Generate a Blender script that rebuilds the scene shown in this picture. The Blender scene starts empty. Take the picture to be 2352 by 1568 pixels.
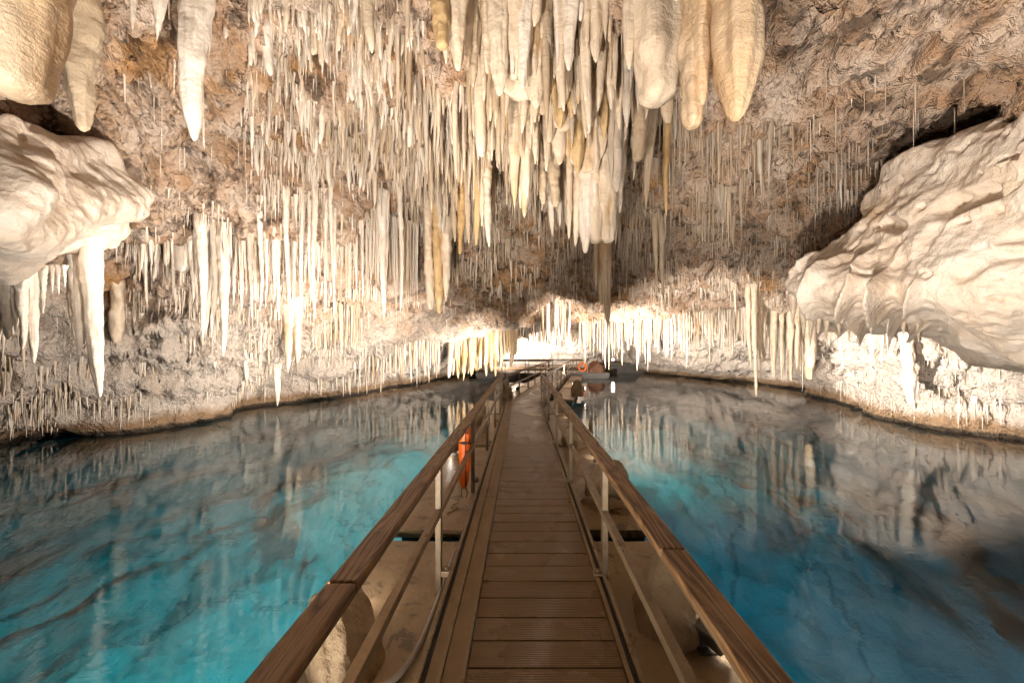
import bpy, bmesh, math, random
import numpy as np
from mathutils import Vector, Matrix

sc = bpy.context.scene
random.seed(7)
rng = np.random.default_rng(7)
R = math.radians

# ------------------------------------------------------------------ camera, world, exposure
CAM_Z = 2.05                      # metres above the water; the deck lies at 0.35
DECK = 0.35
cam_d = bpy.data.cameras.new('camera')
cam_d.lens = 12.0; cam_d.sensor_width = 36.0
cam_d.shift_x = -0.010; cam_d.shift_y = 0.0067
cam_d.clip_start = 0.05; cam_d.clip_end = 400
cam = bpy.data.objects.new('camera', cam_d); sc.collection.objects.link(cam)
cam.location = (0, 0, CAM_Z); cam.rotation_euler = (R(90), 0, 0)
sc.camera = cam

world = bpy.data.worlds.new('World'); sc.world = world; world.use_nodes = True
wn = world.node_tree
bg = wn.nodes['Background']
sky = wn.nodes.new('ShaderNodeTexSky'); sky.sky_type = 'NISHITA'; sky.sun_disc = False
sky.sun_elevation = R(40); sky.sun_rotation = R(180)
wn.links.new(sky.outputs[0], bg.inputs[0]); bg.inputs[1].default_value = 0.05

sc.view_settings.view_transform = 'Standard'
sc.view_settings.look = 'None'
sc.view_settings.exposure = 0.4
sc.view_settings.gamma = 1.0
cy = sc.cycles
cy.use_denoising = True
cy.max_bounces = 7; cy.diffuse_bounces = 3; cy.glossy_bounces = 3; cy.transmission_bounces = 4
cy.caustics_reflective = False; cy.caustics_refractive = False
cy.sample_clamp_indirect = 6.0
cy.use_light_tree = True
cy.use_adaptive_sampling = True; cy.adaptive_threshold = 0.03

# ------------------------------------------------------------------ helpers
C = sc.collection
def at(u, v, Y):
    """a spot of the place, seen along (u, v) of the 2352-wide picture, Y metres ahead"""
    return Vector(((u - 1199.5) / 784 * Y, Y, CAM_Z + (799.7 - v) / 784 * Y))

def tag(o, label=None, cat=None, group=None, kind=None):
    if label: o['label'] = label
    if cat: o['category'] = cat
    if group: o['group'] = group
    if kind: o['kind'] = kind
    return o

def empty(name, loc=(0, 0, 0), rz=0):
    o = bpy.data.objects.new(name, None); C.objects.link(o)
    o.empty_display_size = 0.1; o.location = loc; o.rotation_euler = (0, 0, rz)
    return o

def mesh_np(name, verts, quads, smooth=True, tris=None):
    verts = np.asarray(verts, dtype=np.float32)
    me = bpy.data.meshes.new(name)
    nq = 0 if quads is None else len(quads); nt = 0 if tris is None else len(tris)
    me.vertices.add(len(verts)); me.vertices.foreach_set('co', verts.ravel())
    loops = []
    if nq: loops.append(np.asarray(quads, dtype=np.int32).ravel())
    if nt: loops.append(np.asarray(tris, dtype=np.int32).ravel())
    loops = np.concatenate(loops)
    starts = np.concatenate([np.arange(nq) * 4, nq * 4 + np.arange(nt) * 3]).astype(np.int32)
    me.loops.add(len(loops)); me.loops.foreach_set('vertex_index', loops)
    me.polygons.add(nq + nt); me.polygons.foreach_set('loop_start', starts)
    me.polygons.foreach_set('use_smooth', np.full(nq + nt, smooth))
    me.update(calc_edges=True); me.validate()
    return me

def link(name, me, mat, parent=None, loc=None, rot=None, scale=None):
    if mat and not me.materials: me.materials.append(mat)
    o = bpy.data.objects.new(name, me); C.objects.link(o)
    if parent: o.parent = parent
    if loc is not None: o.location = loc
    if rot is not None: o.rotation_euler = rot
    if scale is not None: o.scale = scale
    return o

class MB:
    """collects boxes, beams and tubes into one mesh"""
    def __init__(s): s.bm = bmesh.new()
    def box(s, lo, hi, bevel=0.0):
        v = [s.bm.verts.new((x, y, z)) for z in (lo[2], hi[2]) for y in (lo[1], hi[1]) for x in (lo[0], hi[0])]
        fs = [s.bm.faces.new([v[i] for i in q]) for q in ((0,2,3,1),(4,5,7,6),(0,1,5,4),(2,6,7,3),(0,4,6,2),(1,3,7,5))]
        if bevel > 0:
            es = list({e for f in fs for e in f.edges})
            bmesh.ops.bevel(s.bm, geom=es, offset=bevel, segments=2, affect='EDGES', profile=0.5)
        return s
    def beam(s, p, q, w, h, bevel=0.0):
        """w across, h up; runs from p to q through the centre of the section"""
        p, q = Vector(p), Vector(q); d = (q - p).normalized()
        side = d.cross(Vector((0, 0, 1)))
        side = side.normalized() if side.length > 1e-4 else Vector((1, 0, 0))
        up = side.cross(d)
        v = [s.bm.verts.new(e + side * (a * w / 2) + up * (b * h / 2)) for e in (p, q) for a, b in ((-1,-1),(1,-1),(1,1),(-1,1))]
        fs = [s.bm.faces.new([v[i] for i in f]) for f in ((0,1,2,3),(7,6,5,4),(0,4,5,1),(1,5,6,2),(2,6,7,3),(3,7,4,0))]
        if bevel > 0:
            es = list({e for f in fs for e in f.edges})
            bmesh.ops.bevel(s.bm, geom=es, offset=bevel, segments=2, affect='EDGES', profile=0.5)
        return s
    def tube(s, pts, r, seg=10, closed=False):
        pts = [Vector(p) for p in pts]; n = len(pts); rings = []
        for i, p in enumerate(pts):
            a = pts[(i - 1) % n] if (i or closed) else p
            b = pts[(i + 1) % n] if (i < n - 1 or closed) else p
            d = (b - a).normalized()
            x = d.cross(Vector((0.13, 0.21, 0.97)));  x.normalize(); y = d.cross(x)
            rr = r[i] if isinstance(r, (list, tuple)) else r
            rings.append([s.bm.verts.new(p + (x * math.cos(t) + y * math.sin(t)) * rr) for t in [k * 2 * math.pi / seg for k in range(seg)]])
        m = n if closed else n - 1
        for i in range(m):
            A, B = rings[i], rings[(i + 1) % n]
            for k in range(seg):
                s.bm.faces.new((A[k], A[(k + 1) % seg], B[(k + 1) % seg], B[k]))
        if not closed:
            s.bm.faces.new(rings[0][::-1]); s.bm.faces.new(rings[-1])
        return s
    def build(s, name, mat, parent=None, smooth=False):
        bmesh.ops.recalc_face_normals(s.bm, faces=s.bm.faces)
        me = bpy.data.meshes.new(name); s.bm.to_mesh(me); s.bm.free()
        if smooth: me.polygons.foreach_set('use_smooth', np.full(len(me.polygons), True))
        return link(name, me, mat, parent)

# gradient noise on arrays
_perm = np.random.default_rng(3).permutation(256); _perm = np.concatenate([_perm, _perm, _perm]).astype(np.int32)
_g = np.random.default_rng(4).normal(size=(256, 3)).astype(np.float32); _g /= np.linalg.norm(_g, axis=1)[:, None]
def perlin(p):
    p = np.asarray(p, dtype=np.float32); sh = p.shape[:-1]; p = p.reshape(-1, 3)
    i = np.floor(p).astype(np.int32); f = p - i; i &= 255
    w = f * f * f * (f * (f * 6 - 15) + 10)
    out = np.zeros(len(p), np.float32)
    for dx in (0, 1):
        wx = w[:, 0] if dx else 1 - w[:, 0]
        hx = _perm[i[:, 0] + dx]
        for dy in (0, 1):
            wy = wx * (w[:, 1] if dy else 1 - w[:, 1])
            hy = _perm[hx + i[:, 1] + dy]
            for dz in (0, 1):
                h = _perm[hy + i[:, 2] + dz]
                g = _g[h]
                d = g[:, 0] * (f[:, 0] - dx) + g[:, 1] * (f[:, 1] - dy) + g[:, 2] * (f[:, 2] - dz)
                out += d * wy * (w[:, 2] if dz else 1 - w[:, 2])
    return out.reshape(sh)
def fbm(p, o=4, lac=2.1, gain=0.5):
    a, s = 0, 1.0; p = np.asarray(p, dtype=np.float32)
    for k in range(o):
        a = a + s * perlin(p); p = p * lac + 17.3; s *= gain
    return a
def worley(p, seed=0):
    """distance to nearest and second nearest feature point, and a random number per cell"""
    p = np.asarray(p, dtype=np.float32); sh = p.shape[:-1]; p = p.reshape(-1, 3)
    i = np.floor(p).astype(np.int32); f = p - i
    f1 = np.full(len(p), 9, np.float32); f2 = f1.copy(); cid = np.zeros(len(p), np.int32)
    jit = np.random.default_rng(seed).random((256, 3)).astype(np.float32)
    for dx in (-1, 0, 1):
        hx = _perm[(i[:, 0] + dx) & 255]
        for dy in (-1, 0, 1):
            hy = _perm[hx + ((i[:, 1] + dy) & 255)]
            for dz in (-1, 0, 1):
                h = _perm[hy + ((i[:, 2] + dz) & 255)]
                j = jit[h]
                d = (j[:, 0] + dx - f[:, 0]) ** 2 + (j[:, 1] + dy - f[:, 1]) ** 2 + (j[:, 2] + dz - f[:, 2]) ** 2
                m = d < f1
                f2 = np.where(m, f1, np.minimum(f2, d)); cid = np.where(m, h, cid); f1 = np.where(m, d, f1)
    rnd = np.random.default_rng(seed + 1).random(256).astype(np.float32)[cid]
    return np.sqrt(f1).reshape(sh), np.sqrt(f2).reshape(sh), rnd.reshape(sh)
def smooth01(x, a, b):
    t = np.clip((x - a) / (b - a), 0, 1); return t * t * (3 - 2 * t)

# ------------------------------------------------------------------ materials
def nodes_of(name):
    m = bpy.data.materials.new(name); m.use_nodes = True
    nt = m.node_tree; b = nt.nodes['Principled BSDF']
    return m, nt, b
def N(nt, t, **kw):
    n = nt.nodes.new(t)
    for k, v in kw.items():
        if k in n.inputs: n.inputs[k].default_value = v
        else: setattr(n, k, v)
    return n
def ramp(nt, fac, stops):
    r = nt.nodes.new('ShaderNodeValToRGB'); e = r.color_ramp.elements
    while len(e) > 2: e.remove(e[-1])
    for i, (p, c) in enumerate(stops):
        el = e[i] if i < 2 else e.new(p)
        el.position = p; el.color = (*c, 1) if len(c) == 3 else c
    nt.links.new(fac, r.inputs[0]); return r.outputs[0]
def mix(nt, fac, a, b):
    m = nt.nodes.new('ShaderNodeMix'); m.data_type = 'RGBA'
    for s, v in ((m.inputs[0], fac), (m.inputs[6], a), (m.inputs[7], b)):
        if isinstance(v, (int, float)): s.default_value = v
        elif isinstance(v, tuple): s.default_value = (*v, 1)
        else: nt.links.new(v, s)
    return m.outputs[2]
def mapping(nt, src, scale):
    mp = nt.nodes.new('ShaderNodeMapping'); mp.inputs['Scale'].default_value = scale
    nt.links.new(src, mp.inputs[0]); return mp.outputs[0]
def noise(nt, src, scale, detail=4, rough=0.55, dist=0.0):
    n = N(nt, 'ShaderNodeTexNoise', Scale=scale, Detail=detail, Roughness=rough, Distortion=dist)
    nt.links.new(src, n.inputs['Vector']); return n.outputs[0]
def bump(nt, b, h, strength, dist):
    bp = N(nt, 'ShaderNodeBump', Strength=strength, Distance=dist)
    nt.links.new(h, bp.inputs['Height']); nt.links.new(bp.outputs[0], b.inputs['Normal'])
def math_n(nt, op, a, b2=None):
    m = nt.nodes.new('ShaderNodeMath'); m.operation = op
    for s, v in zip(m.inputs, (a, b2)):
        if v is None: continue
        if isinstance(v, (int, float)): s.default_value = v
        else: nt.links.new(v, s)
    return m.outputs[0]

def cave_rock_mat(name, pale=(.66, .57, .49), tan=(.54, .41, .30), ochre=(.46, .26, .10), dark=(.13, .09, .065), ochre_at=0.56, rough=0.62, shore=True, dark_at=.66, zones=(), bd=.11):
    m, nt, b = nodes_of(name)
    geo = nt.nodes.new('ShaderNodeNewGeometry'); P = geo.outputs['Position']
    c = mix(nt, ramp(nt, noise(nt, P, 1.7, 6, .62), ((.38, (0,0,0)), (.62, (1,1,1)))), pale, tan)
    o = ramp(nt, noise(nt, P, .42, 5, .6, .6), ((ochre_at, (0,0,0)), (ochre_at + .07, (1,1,1))))
    o2 = ramp(nt, noise(nt, P, 3.1, 3), ((.35, (0,0,0)), (.6, (1,1,1))))
    oo = math_n(nt, 'MULTIPLY', math_n(nt, 'MULTIPLY', o, o2), .85)
    zn = math_n(nt, 'MULTIPLY', noise(nt, P, 1.1, 5, .65), 1.0) if zones else None
    for (zx, zy, zz_, zr) in zones:        # rusty seams of the rock itself
        vm = nt.nodes.new('ShaderNodeVectorMath'); vm.operation = 'DISTANCE'; nt.links.new(P, vm.inputs[0]); vm.inputs[1].default_value = (zx, zy, zz_)
        dz_ = math_n(nt, 'ADD', math_n(nt, 'DIVIDE', vm.outputs['Value'], zr), zn)
        oo = math_n(nt, 'MAXIMUM', oo, ramp(nt, dz_, ((.72, (.85,) * 3), (1.0, (0,) * 3))))
    c = mix(nt, oo, c, ochre)
    dk = ramp(nt, noise(nt, P, 2.4, 5, .68, .4), ((dark_at - .06, (0,0,0)), (dark_at + .05, (1,1,1))))
    c = mix(nt, math_n(nt, 'MULTIPLY', dk, .8), c, dark)
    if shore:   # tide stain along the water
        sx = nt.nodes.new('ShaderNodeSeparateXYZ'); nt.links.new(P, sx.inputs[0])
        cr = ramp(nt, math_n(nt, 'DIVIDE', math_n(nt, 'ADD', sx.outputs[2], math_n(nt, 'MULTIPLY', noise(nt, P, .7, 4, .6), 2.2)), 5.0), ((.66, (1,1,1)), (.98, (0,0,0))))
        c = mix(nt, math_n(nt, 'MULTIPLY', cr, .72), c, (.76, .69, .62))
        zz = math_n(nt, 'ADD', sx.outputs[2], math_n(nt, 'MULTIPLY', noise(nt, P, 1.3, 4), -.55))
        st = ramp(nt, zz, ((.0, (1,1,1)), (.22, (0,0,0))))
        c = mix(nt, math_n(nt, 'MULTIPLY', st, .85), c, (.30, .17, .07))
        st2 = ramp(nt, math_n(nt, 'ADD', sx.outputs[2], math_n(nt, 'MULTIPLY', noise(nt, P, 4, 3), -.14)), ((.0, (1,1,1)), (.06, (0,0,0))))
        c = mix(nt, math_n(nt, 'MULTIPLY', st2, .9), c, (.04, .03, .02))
    nt.links.new(c, b.inputs['Base Color']); b.inputs['Roughness'].default_value = rough
    h = math_n(nt, 'ADD', noise(nt, P, 9, 5, .62), math_n(nt, 'MULTIPLY', noise(nt, P, 34, 2, .6), .5))
    vo = N(nt, 'ShaderNodeTexVoronoi', Scale=11.0); nt.links.new(P, vo.inputs['Vector'])
    h = math_n(nt, 'ADD', h, math_n(nt, 'MULTIPLY', vo.outputs['Distance'], .5))
    bump(nt, b, h, 1.0, bd)
    return m

def calcite_mat(name, a=(.78, .68, .54), c2=(.70, .55, .38), ochre=(.56, .34, .14), ochre_at=.60, sss=.0, rough=.42, band=True):
    m, nt, b = nodes_of(name)
    geo = nt.nodes.new('ShaderNodeNewGeometry'); P = geo.outputs['Position']
    oi = nt.nodes.new('ShaderNodeObjectInfo')
    c = mix(nt, ramp(nt, noise(nt, mapping(nt, P, (1, 1, .35)), 3.0, 5, .6), ((.36, (0,0,0)), (.64, (1,1,1)))), a, c2)
    of = math_n(nt, 'ADD', noise(nt, mapping(nt, P, (1, 1, .3)), 2.2, 4, .6, .3), math_n(nt, 'MULTIPLY', math_n(nt, 'SUBTRACT', oi.outputs['Random'], .5), .16))
    c = mix(nt, math_n(nt, 'MULTIPLY', ramp(nt, of, ((ochre_at, (0,0,0)), (ochre_at + .12, (1,1,1)))), .8), c, ochre)
    sk = ramp(nt, noise(nt, mapping(nt, P, (7, 7, .55)), 2.4, 4, .6), ((.50, (0,0,0)), (.66, (1,1,1))))      # mineral streaks
    c = mix(nt, math_n(nt, 'MULTIPLY', sk, .5), c, tuple(x * .62 for x in c2))
    gr = ramp(nt, noise(nt, P, 4.5, 5, .6), ((.70, (0,0,0)), (.76, (1,1,1))))     # a little algae
    c = mix(nt, math_n(nt, 'MULTIPLY', gr, .45), c, (.30, .34, .14))
    nt.links.new(c, b.inputs['Base Color']); b.inputs['Roughness'].default_value = rough
    if sss:
        b.inputs['Subsurface Weight'].default_value = sss
        b.inputs['Subsurface Radius'].default_value = (.06, .035, .018); b.inputs['Subsurface Scale'].default_value = .5
    h = math_n(nt, 'ADD', noise(nt, mapping(nt, P, (1, 1, 1.6)), 14, 6, .55), math_n(nt, 'MULTIPLY', noise(nt, P, 70, 3), .35))
    bump(nt, b, h, .7, .025)
    return m

M = {}
def _z(u, v, Y, r): p = at(u, v, Y); return (p.x, p.y, p.z, r)
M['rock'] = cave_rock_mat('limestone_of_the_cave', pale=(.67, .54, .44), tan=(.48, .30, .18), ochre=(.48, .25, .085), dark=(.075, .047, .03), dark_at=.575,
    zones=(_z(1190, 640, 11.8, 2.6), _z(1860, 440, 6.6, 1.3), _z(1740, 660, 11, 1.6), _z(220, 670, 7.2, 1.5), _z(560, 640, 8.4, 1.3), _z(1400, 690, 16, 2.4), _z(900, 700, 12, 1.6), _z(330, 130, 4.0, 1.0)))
M['mass'] = cave_rock_mat('flowstone_rock', pale=(.80, .71, .62), tan=(.73, .60, .48), ochre=(.60, .40, .22), ochre_at=.58, rough=.42, shore=False, dark_at=.72, bd=.022)
M['cream'] = calcite_mat('calcite_cream', a=(.78, .67, .53), c2=(.68, .54, .40), ochre_at=.555)
M['white'] = calcite_mat('calcite_white', a=(.87, .80, .72), c2=(.82, .71, .59), ochre=(.66, .48, .30), ochre_at=.68)
M['ochre'] = calcite_mat('calcite_ochre', a=(.66, .48, .26), c2=(.58, .40, .20), ochre=(.42, .25, .10), ochre_at=.55)
M['tan'] = calcite_mat('calcite_tan', a=(.60, .49, .36), c2=(.50, .38, .26), ochre=(.40, .25, .12), ochre_at=.58)
M['peach'] = calcite_mat('calcite_peach', a=(.84, .68, .50), c2=(.78, .54, .32), ochre=(.68, .40, .18), ochre_at=.60)
M['grey'] = calcite_mat('calcite_grey', a=(.62, .55, .47), c2=(.52, .43, .34), ochre=(.44, .30, .17), ochre_at=.62)

def wood_mat(name, a=(.36, .20, .085), b2=(.095, .042, .015), worn=(.42, .27, .14), axis=1):
    m, nt, b = nodes_of(name)
    tc = nt.nodes.new('ShaderNodeTexCoord'); P = tc.outputs['Object']
    sc3 = [14, 14, 14]; sc3[axis] = 1.1
    q = mapping(nt, P, tuple(sc3))
    oi = nt.nodes.new('ShaderNodeObjectInfo')
    va = nt.nodes.new('ShaderNodeVectorMath'); va.operation = 'ADD'
    cx = nt.nodes.new('ShaderNodeCombineXYZ'); 
    for k in range(3): nt.links.new(math_n(nt, 'MULTIPLY', oi.outputs['Random'], 40.0 + 7 * k), cx.inputs[k])
    nt.links.new(q, va.inputs[0]); nt.links.new(cx.outputs[0], va.inputs[1])
    q = va.outputs[0]
    n1 = noise(nt, q, .55, 3, .5, .4)
    saw = math_n(nt, 'FRACT', math_n(nt, 'MULTIPLY', n1, 13.0))
    g = ramp(nt, saw, ((.0, (0,0,0)), (.55, (1,1,1)), (.95, (.15,.15,.15))))
    c = mix(nt, g, b2, a)
    w = ramp(nt, noise(nt, P, 5, 6, .65), ((.52, (0,0,0)), (.66, (1,1,1))))
    c = mix(nt, math_n(nt, 'MULTIPLY', w, .45), c, worn)
    nt.links.new(c, b.inputs['Base Color']); b.inputs['Roughness'].default_value = .48
    bump(nt, b, math_n(nt, 'ADD', g, noise(nt, q, 3, 4)), .5, .006)
    return m
M['rail_wood'] = wood_mat('handrail_timber')

def deck_mat():
    m, nt, b = nodes_of('ribbed_composite_deck')
    tc = nt.nodes.new('ShaderNodeTexCoord'); P = tc.outputs['Object']
    geo = nt.nodes.new('ShaderNodeNewGeometry'); W = geo.outputs['Position']
    oi = nt.nodes.new('ShaderNodeObjectInfo')
    c = mix(nt, noise(nt, mapping(nt, W, (2.5, 14, 2)), 1.5, 5, .6), (.165, .090, .034), (.29, .175, .075))
    c = mix(nt, math_n(nt, 'MULTIPLY', oi.outputs['Random'], .5), c, (.20, .11, .042))
    st = ramp(nt, noise(nt, W, 3.2, 6, .7), ((.60, (0,0,0)), (.72, (1,1,1))))
    c = mix(nt, math_n(nt, 'MULTIPLY', st, .35), c, (.26, .17, .085))
    nt.links.new(c, b.inputs['Base Color'])
    nt.links.new(ramp(nt, noise(nt, W, 2.0, 4), ((.25, (.20,)*3), (.75, (.36,)*3))), b.inputs['Roughness'])
    sx = nt.nodes.new('ShaderNodeSeparateXYZ'); nt.links.new(P, sx.inputs[0])
    s = math_n(nt, 'SINE', math_n(nt, 'MULTIPLY', sx.outputs[1], 2 * math.pi / .0135))
    rb = ramp(nt, math_n(nt, 'ADD', math_n(nt, 'MULTIPLY', s, .5), .5), ((.12, (0,0,0)), (.38, (1,1,1))))
    bump(nt, b, math_n(nt, 'ADD', rb, math_n(nt, 'MULTIPLY', noise(nt, W, 60, 3), .5)), .8, .005)
    return m
M['deck'] = deck_mat()

def plain(name, a, b2, scale=6, rough=.5, metal=0.0, bstr=.3, bdist=.01, spots=None, spot_at=.6):
    m, nt, b = nodes_of(name)
    tc = nt.nodes.new('ShaderNodeNewGeometry'); P = tc.outputs['Position']
    c = mix(nt, ramp(nt, noise(nt, P, scale, 6, .65), ((.35, (0,0,0)), (.65, (1,1,1)))), a, b2)
    if spots:
        s = ramp(nt, noise(nt, P, scale * 1.7, 6, .7, .5), ((spot_at, (0,0,0)), (spot_at + .06, (1,1,1))))
        c = mix(nt, math_n(nt, 'MULTIPLY', s, .85), c, spots)
    nt.links.new(c, b.inputs['Base Color'])
    b.inputs['Roughness'].default_value = rough; b.inputs['Metallic'].default_value = metal
    if bstr: bump(nt, b, noise(nt, P, scale * 7, 5, .6), bstr, bdist)
    return m
M['plank'] = plain('worn_side_plank', (.24, .155, .075), (.34, .23, .125), 5, .42, spots=(.30, .22, .13))
M['steel'] = plain('galvanised_post_with_mineral_crust', (.24, .185, .125), (.17, .12, .07), 9, .5, .15, spots=(.22, .13, .05), spot_at=.56)
M['tube'] = plain('stained_mid_rail', (.24, .17, .10), (.36, .27, .17), 7, .45, .15, spots=(.12, .07, .03), spot_at=.58)
M['black'] = plain('black_rubber_channel', (.012, .009, .007), (.022, .016, .012), 10, .6)
M['concrete'] = plain('wet_pontoon_concrete', (.40, .29, .17), (.28, .19, .10), 2.6, .38, spots=(.13, .095, .062), spot_at=.56, bdist=.02)
M['boulder'] = plain('sprayed_boulder_concrete', (.40, .30, .19), (.28, .19, .105), 4, .7, spots=(.50, .40, .28), spot_at=.58, bstr=.9, bdist=.03)
M['float'] = plain('dark_float_block', (.08, .075, .07), (.12, .11, .10), 4, .6)
M['orange'] = plain('orange_foam', (.90, .17, .012), (.85, .14, .010), 8, .45, bstr=.1)
M['strap'] = plain('black_webbing', (.012, .012, .014), (.02, .02, .022), 30, .7)
M['rope'] = plain('pale_cord', (.58, .45, .30), (.48, .36, .22), 30, .8)
M['hose'] = plain('grey_ribbed_hose', (.36, .32, .28), (.28, .24, .20), 12, .45)
M['housing'] = plain('lamp_housing', (.10, .09, .08), (.14, .12, .10), 8, .5)
M['mound'] = plain('red_brown_flowstone', (.13, .055, .028), (.19, .09, .045), 3, .6, bstr=.8, bdist=.05)
def emit(name, col, s):
    m, nt, b = nodes_of(name)
    b.inputs['Base Color'].default_value = (.8, .8, .8, 1)
    b.inputs['Emission Color'].default_value = (*col, 1); b.inputs['Emission Strength'].default_value = s
    return m
WARM = (1.0, .89, .77)
M['lens'] = emit('lit_lamp_glass', WARM, 70)
M['aqua_lens'] = emit('lit_underwater_lamp_glass', (1.0, .97, .9), 6)

# ------------------------------------------------------------------ the cave: one vault that comes down to the water
CP = []
def cp(u, v, Y): p = at(u, v, Y); CP.append((p.x, p.y, p.z))
def cw(x, y, z): CP.append((x, y, z))
for a in (   # row by row from the top of the picture
    (300, 0, 3.4), (700, 0, 4.0), (1200, 0, 4.2), (1900, 0, 3.8), (2300, 0, 3.2),
    (300, 250, 4.6), (600, 250, 5.4), (900, 250, 6.0), (1200, 250, 6.3), (1700, 250, 5.6), (2050, 250, 4.7),
    (330, 450, 6.3), (600, 450, 7.3), (900, 450, 8.6), (1200, 450, 9.4), (1500, 450, 8.4), (1800, 450, 6.9),
    (330, 600, 7.6), (600, 600, 8.8), (850, 600, 11), (1100, 600, 13), (1250, 600, 13.5), (1500, 600, 12), (1750, 600, 10.5),
    (850, 690, 12.3), (1100, 690, 16), (1230, 700, 20), (1450, 690, 16), (1700, 690, 13.5),
    (700, 760, 11.3), (900, 770, 14), (1050, 770, 17), (1230, 745, 24),
    (440, 700, 8.2), (440, 850, 8.8), (600, 750, 9.6), (600, 850, 10.2), (800, 850, 13),
    (150, 680, 6.7), (150, 780, 7.0), (150, 900, 7.4), (300, 850, 8.0),
    (1600, 740, 17), (1600, 780, 19), (1600, 850, 21), (1800, 760, 14.5), (1800, 840, 17),
    (1900, 840, 12.6), (1980, 760, 9.6), (2100, 850, 8.3), (2250, 800, 7.6), (2000, 600, 8.0), (2200, 550, 6.6),
    (1240, 765, 29), (1100, 775, 24), (1400, 770, 27)): cp(*a)
for a in ((-1.534, 7.47), (-1.364, 8.0), (-1.122, 8.45), (-.969, 9.4), (-.816, 11.1), (-.573, 14.2), (-.40, 18), (-.254, 22.8), (-.10, 28), (.04, 33),
          (.20, 34), (.383, 27.5), (.56, 22.9), (.70, 20), (.86, 16), (.945, 12.8), (1.174, 8.8), (1.404, 7.8)):
    x, y = a[0] * a[1], a[1]; cw(x, y, -.02); k = 1.13; cw(x * k, y * k, -2.2)
for x, y, z in ((0, 0, 5.9), (-3, 0, 5.4), (3, 0, 5.4), (-6, 1, 4.3), (6, 1, 4.2), (-9, 2, 2.4), (9, 2, 2.3), (-11.5, 3, -.3), (11.5, 3, -.3), (-13, 3, -2.3), (13, 3, -2.3),
                (0, -4, 5.0), (-5, -4, 4.3), (5, -4, 4.3), (-9.5, -3, .5), (9.5, -3, .5), (-11, -5, -2.3), (11, -5, -2.3), (0, -8, 2.5), (-5, -8, 1.5), (5, -8, 1.5),
                (0, -10, -2.3), (-6, -10, -2.3), (6, -10, -2.3), (-16, 10, -3), (17, 12, -3), (-14, 20, -3), (17, 20, -3), (-11, 30, -3), (15, 30, -3), (0, 38, -3)): cw(x, y, z)
CP = np.array(CP)
def phi(r): return np.sqrt(r * r + .35 ** 2)
_d = np.linalg.norm(CP[:, None, :2] - CP[None, :, :2], axis=2)
_n = len(CP)
A = np.zeros((_n + 3, _n + 3)); A[:_n, :_n] = phi(_d) - np.eye(_n) * .06
A[:_n, _n] = 1; A[:_n, _n + 1:] = CP[:, :2]; A[_n:, :_n] = A[:_n, _n:].T
_w = np.linalg.solve(A, np.concatenate([CP[:, 2], np.zeros(3)]))
cxs = np.linspace(-17, 18, 241); cys = np.linspace(-11, 38, 331)
gx, gy = np.meshgrid(cxs, cys)
q = np.stack([gx.ravel(), gy.ravel()], 1)
gz = np.zeros(len(q))
for s in range(0, len(q), 20000):
    dd = np.linalg.norm(q[s:s + 20000, None, :] - CP[None, :, :2], axis=2)
    gz[s:s + 20000] = phi(dd) @ _w[:_n] + _w[_n] + q[s:s + 20000] @ _w[_n + 1:]
gz = np.clip(gz, -3.5, 6.2).reshape(gx.shape)
lipmask = np.zeros(gx.shape)
def pull(pts, w, k=.95, wn=.35, lip=1.0):
    """draw the rock down (or up) to a lip that runs through the given points"""
    global gz, lipmask
    pts = [at(*p) for p in pts]
    best = np.full(gx.shape, 1e9); zt = np.zeros(gx.shape)
    wob = fbm(np.stack([gx * .9, gy * .9, gx * 0 + 3.3], -1), 3) * wn
    for a, b in zip(pts[:-1], pts[1:]):
        dx, dy = b.x - a.x, b.y - a.y; t = np.clip(((gx - a.x) * dx + (gy - a.y) * dy) / (dx * dx + dy * dy), 0, 1)
        d = np.hypot(gx - a.x - t * dx, gy - a.y - t * dy); m = d < best
        best = np.where(m, d, best); zt = np.where(m, a.z + t * (b.z - a.z), zt)
    f = np.exp(-((best + wob * .5) / w) ** 2) * k
    gz = gz + (zt + wob - gz) * f
    lipmask = np.maximum(lipmask, f * lip)
pull([(300, 520, 7.0), (400, 535, 7.1), (500, 540, 7.2), (620, 545, 7.4), (770, 560, 8.0)], .75)
pull([(610, 792, 11.6), (720, 796, 12.0), (820, 802, 12.8), (920, 792, 14.0), (1010, 782, 15.4), (1090, 768, 16.8), (1190, 748, 18.8)], .85, wn=.2)
pull([(1330, 740, 20.5), (1420, 733, 18.5), (1500, 722, 17), (1600, 710, 15), (1700, 702, 13.5), (1780, 706, 12.5), (1860, 728, 11.8)], .8, wn=.2)
pull([(1060, 640, 11.8), (1140, 668, 11.6), (1220, 660, 12.0), (1285, 640, 12.6)], 1.25, .85, wn=.9, lip=0)          # the broken block above the bend
pull([(900, 700, 11.0), (980, 715, 12.2), (1060, 735, 13.6)], .8, .8, wn=.5)
pull([(1980, 300, 6.2), (2150, 160, 5.7), (2400, 60, 5.0)], 1.0, .95, wn=.3, lip=0)                                    # the black cleft above the right mass
def base_z(x, y, gz=None):
    gz = globals()['gz'] if gz is None else gz
    x = np.asarray(x, float); y = np.asarray(y, float)
    fx = np.clip((x - cxs[0]) / (cxs[1] - cxs[0]), 0, len(cxs) - 1.001); fy = np.clip((y - cys[0]) / (cys[1] - cys[0]), 0, len(cys) - 1.001)
    i = fx.astype(int); j = fy.astype(int); a = fx - i; b = fy - j
    return gz[j, i] * (1-a) * (1-b) + gz[j, i + 1] * a * (1-b) + gz[j + 1, i] * (1-a) * b + gz[j + 1, i + 1] * a * b

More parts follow.
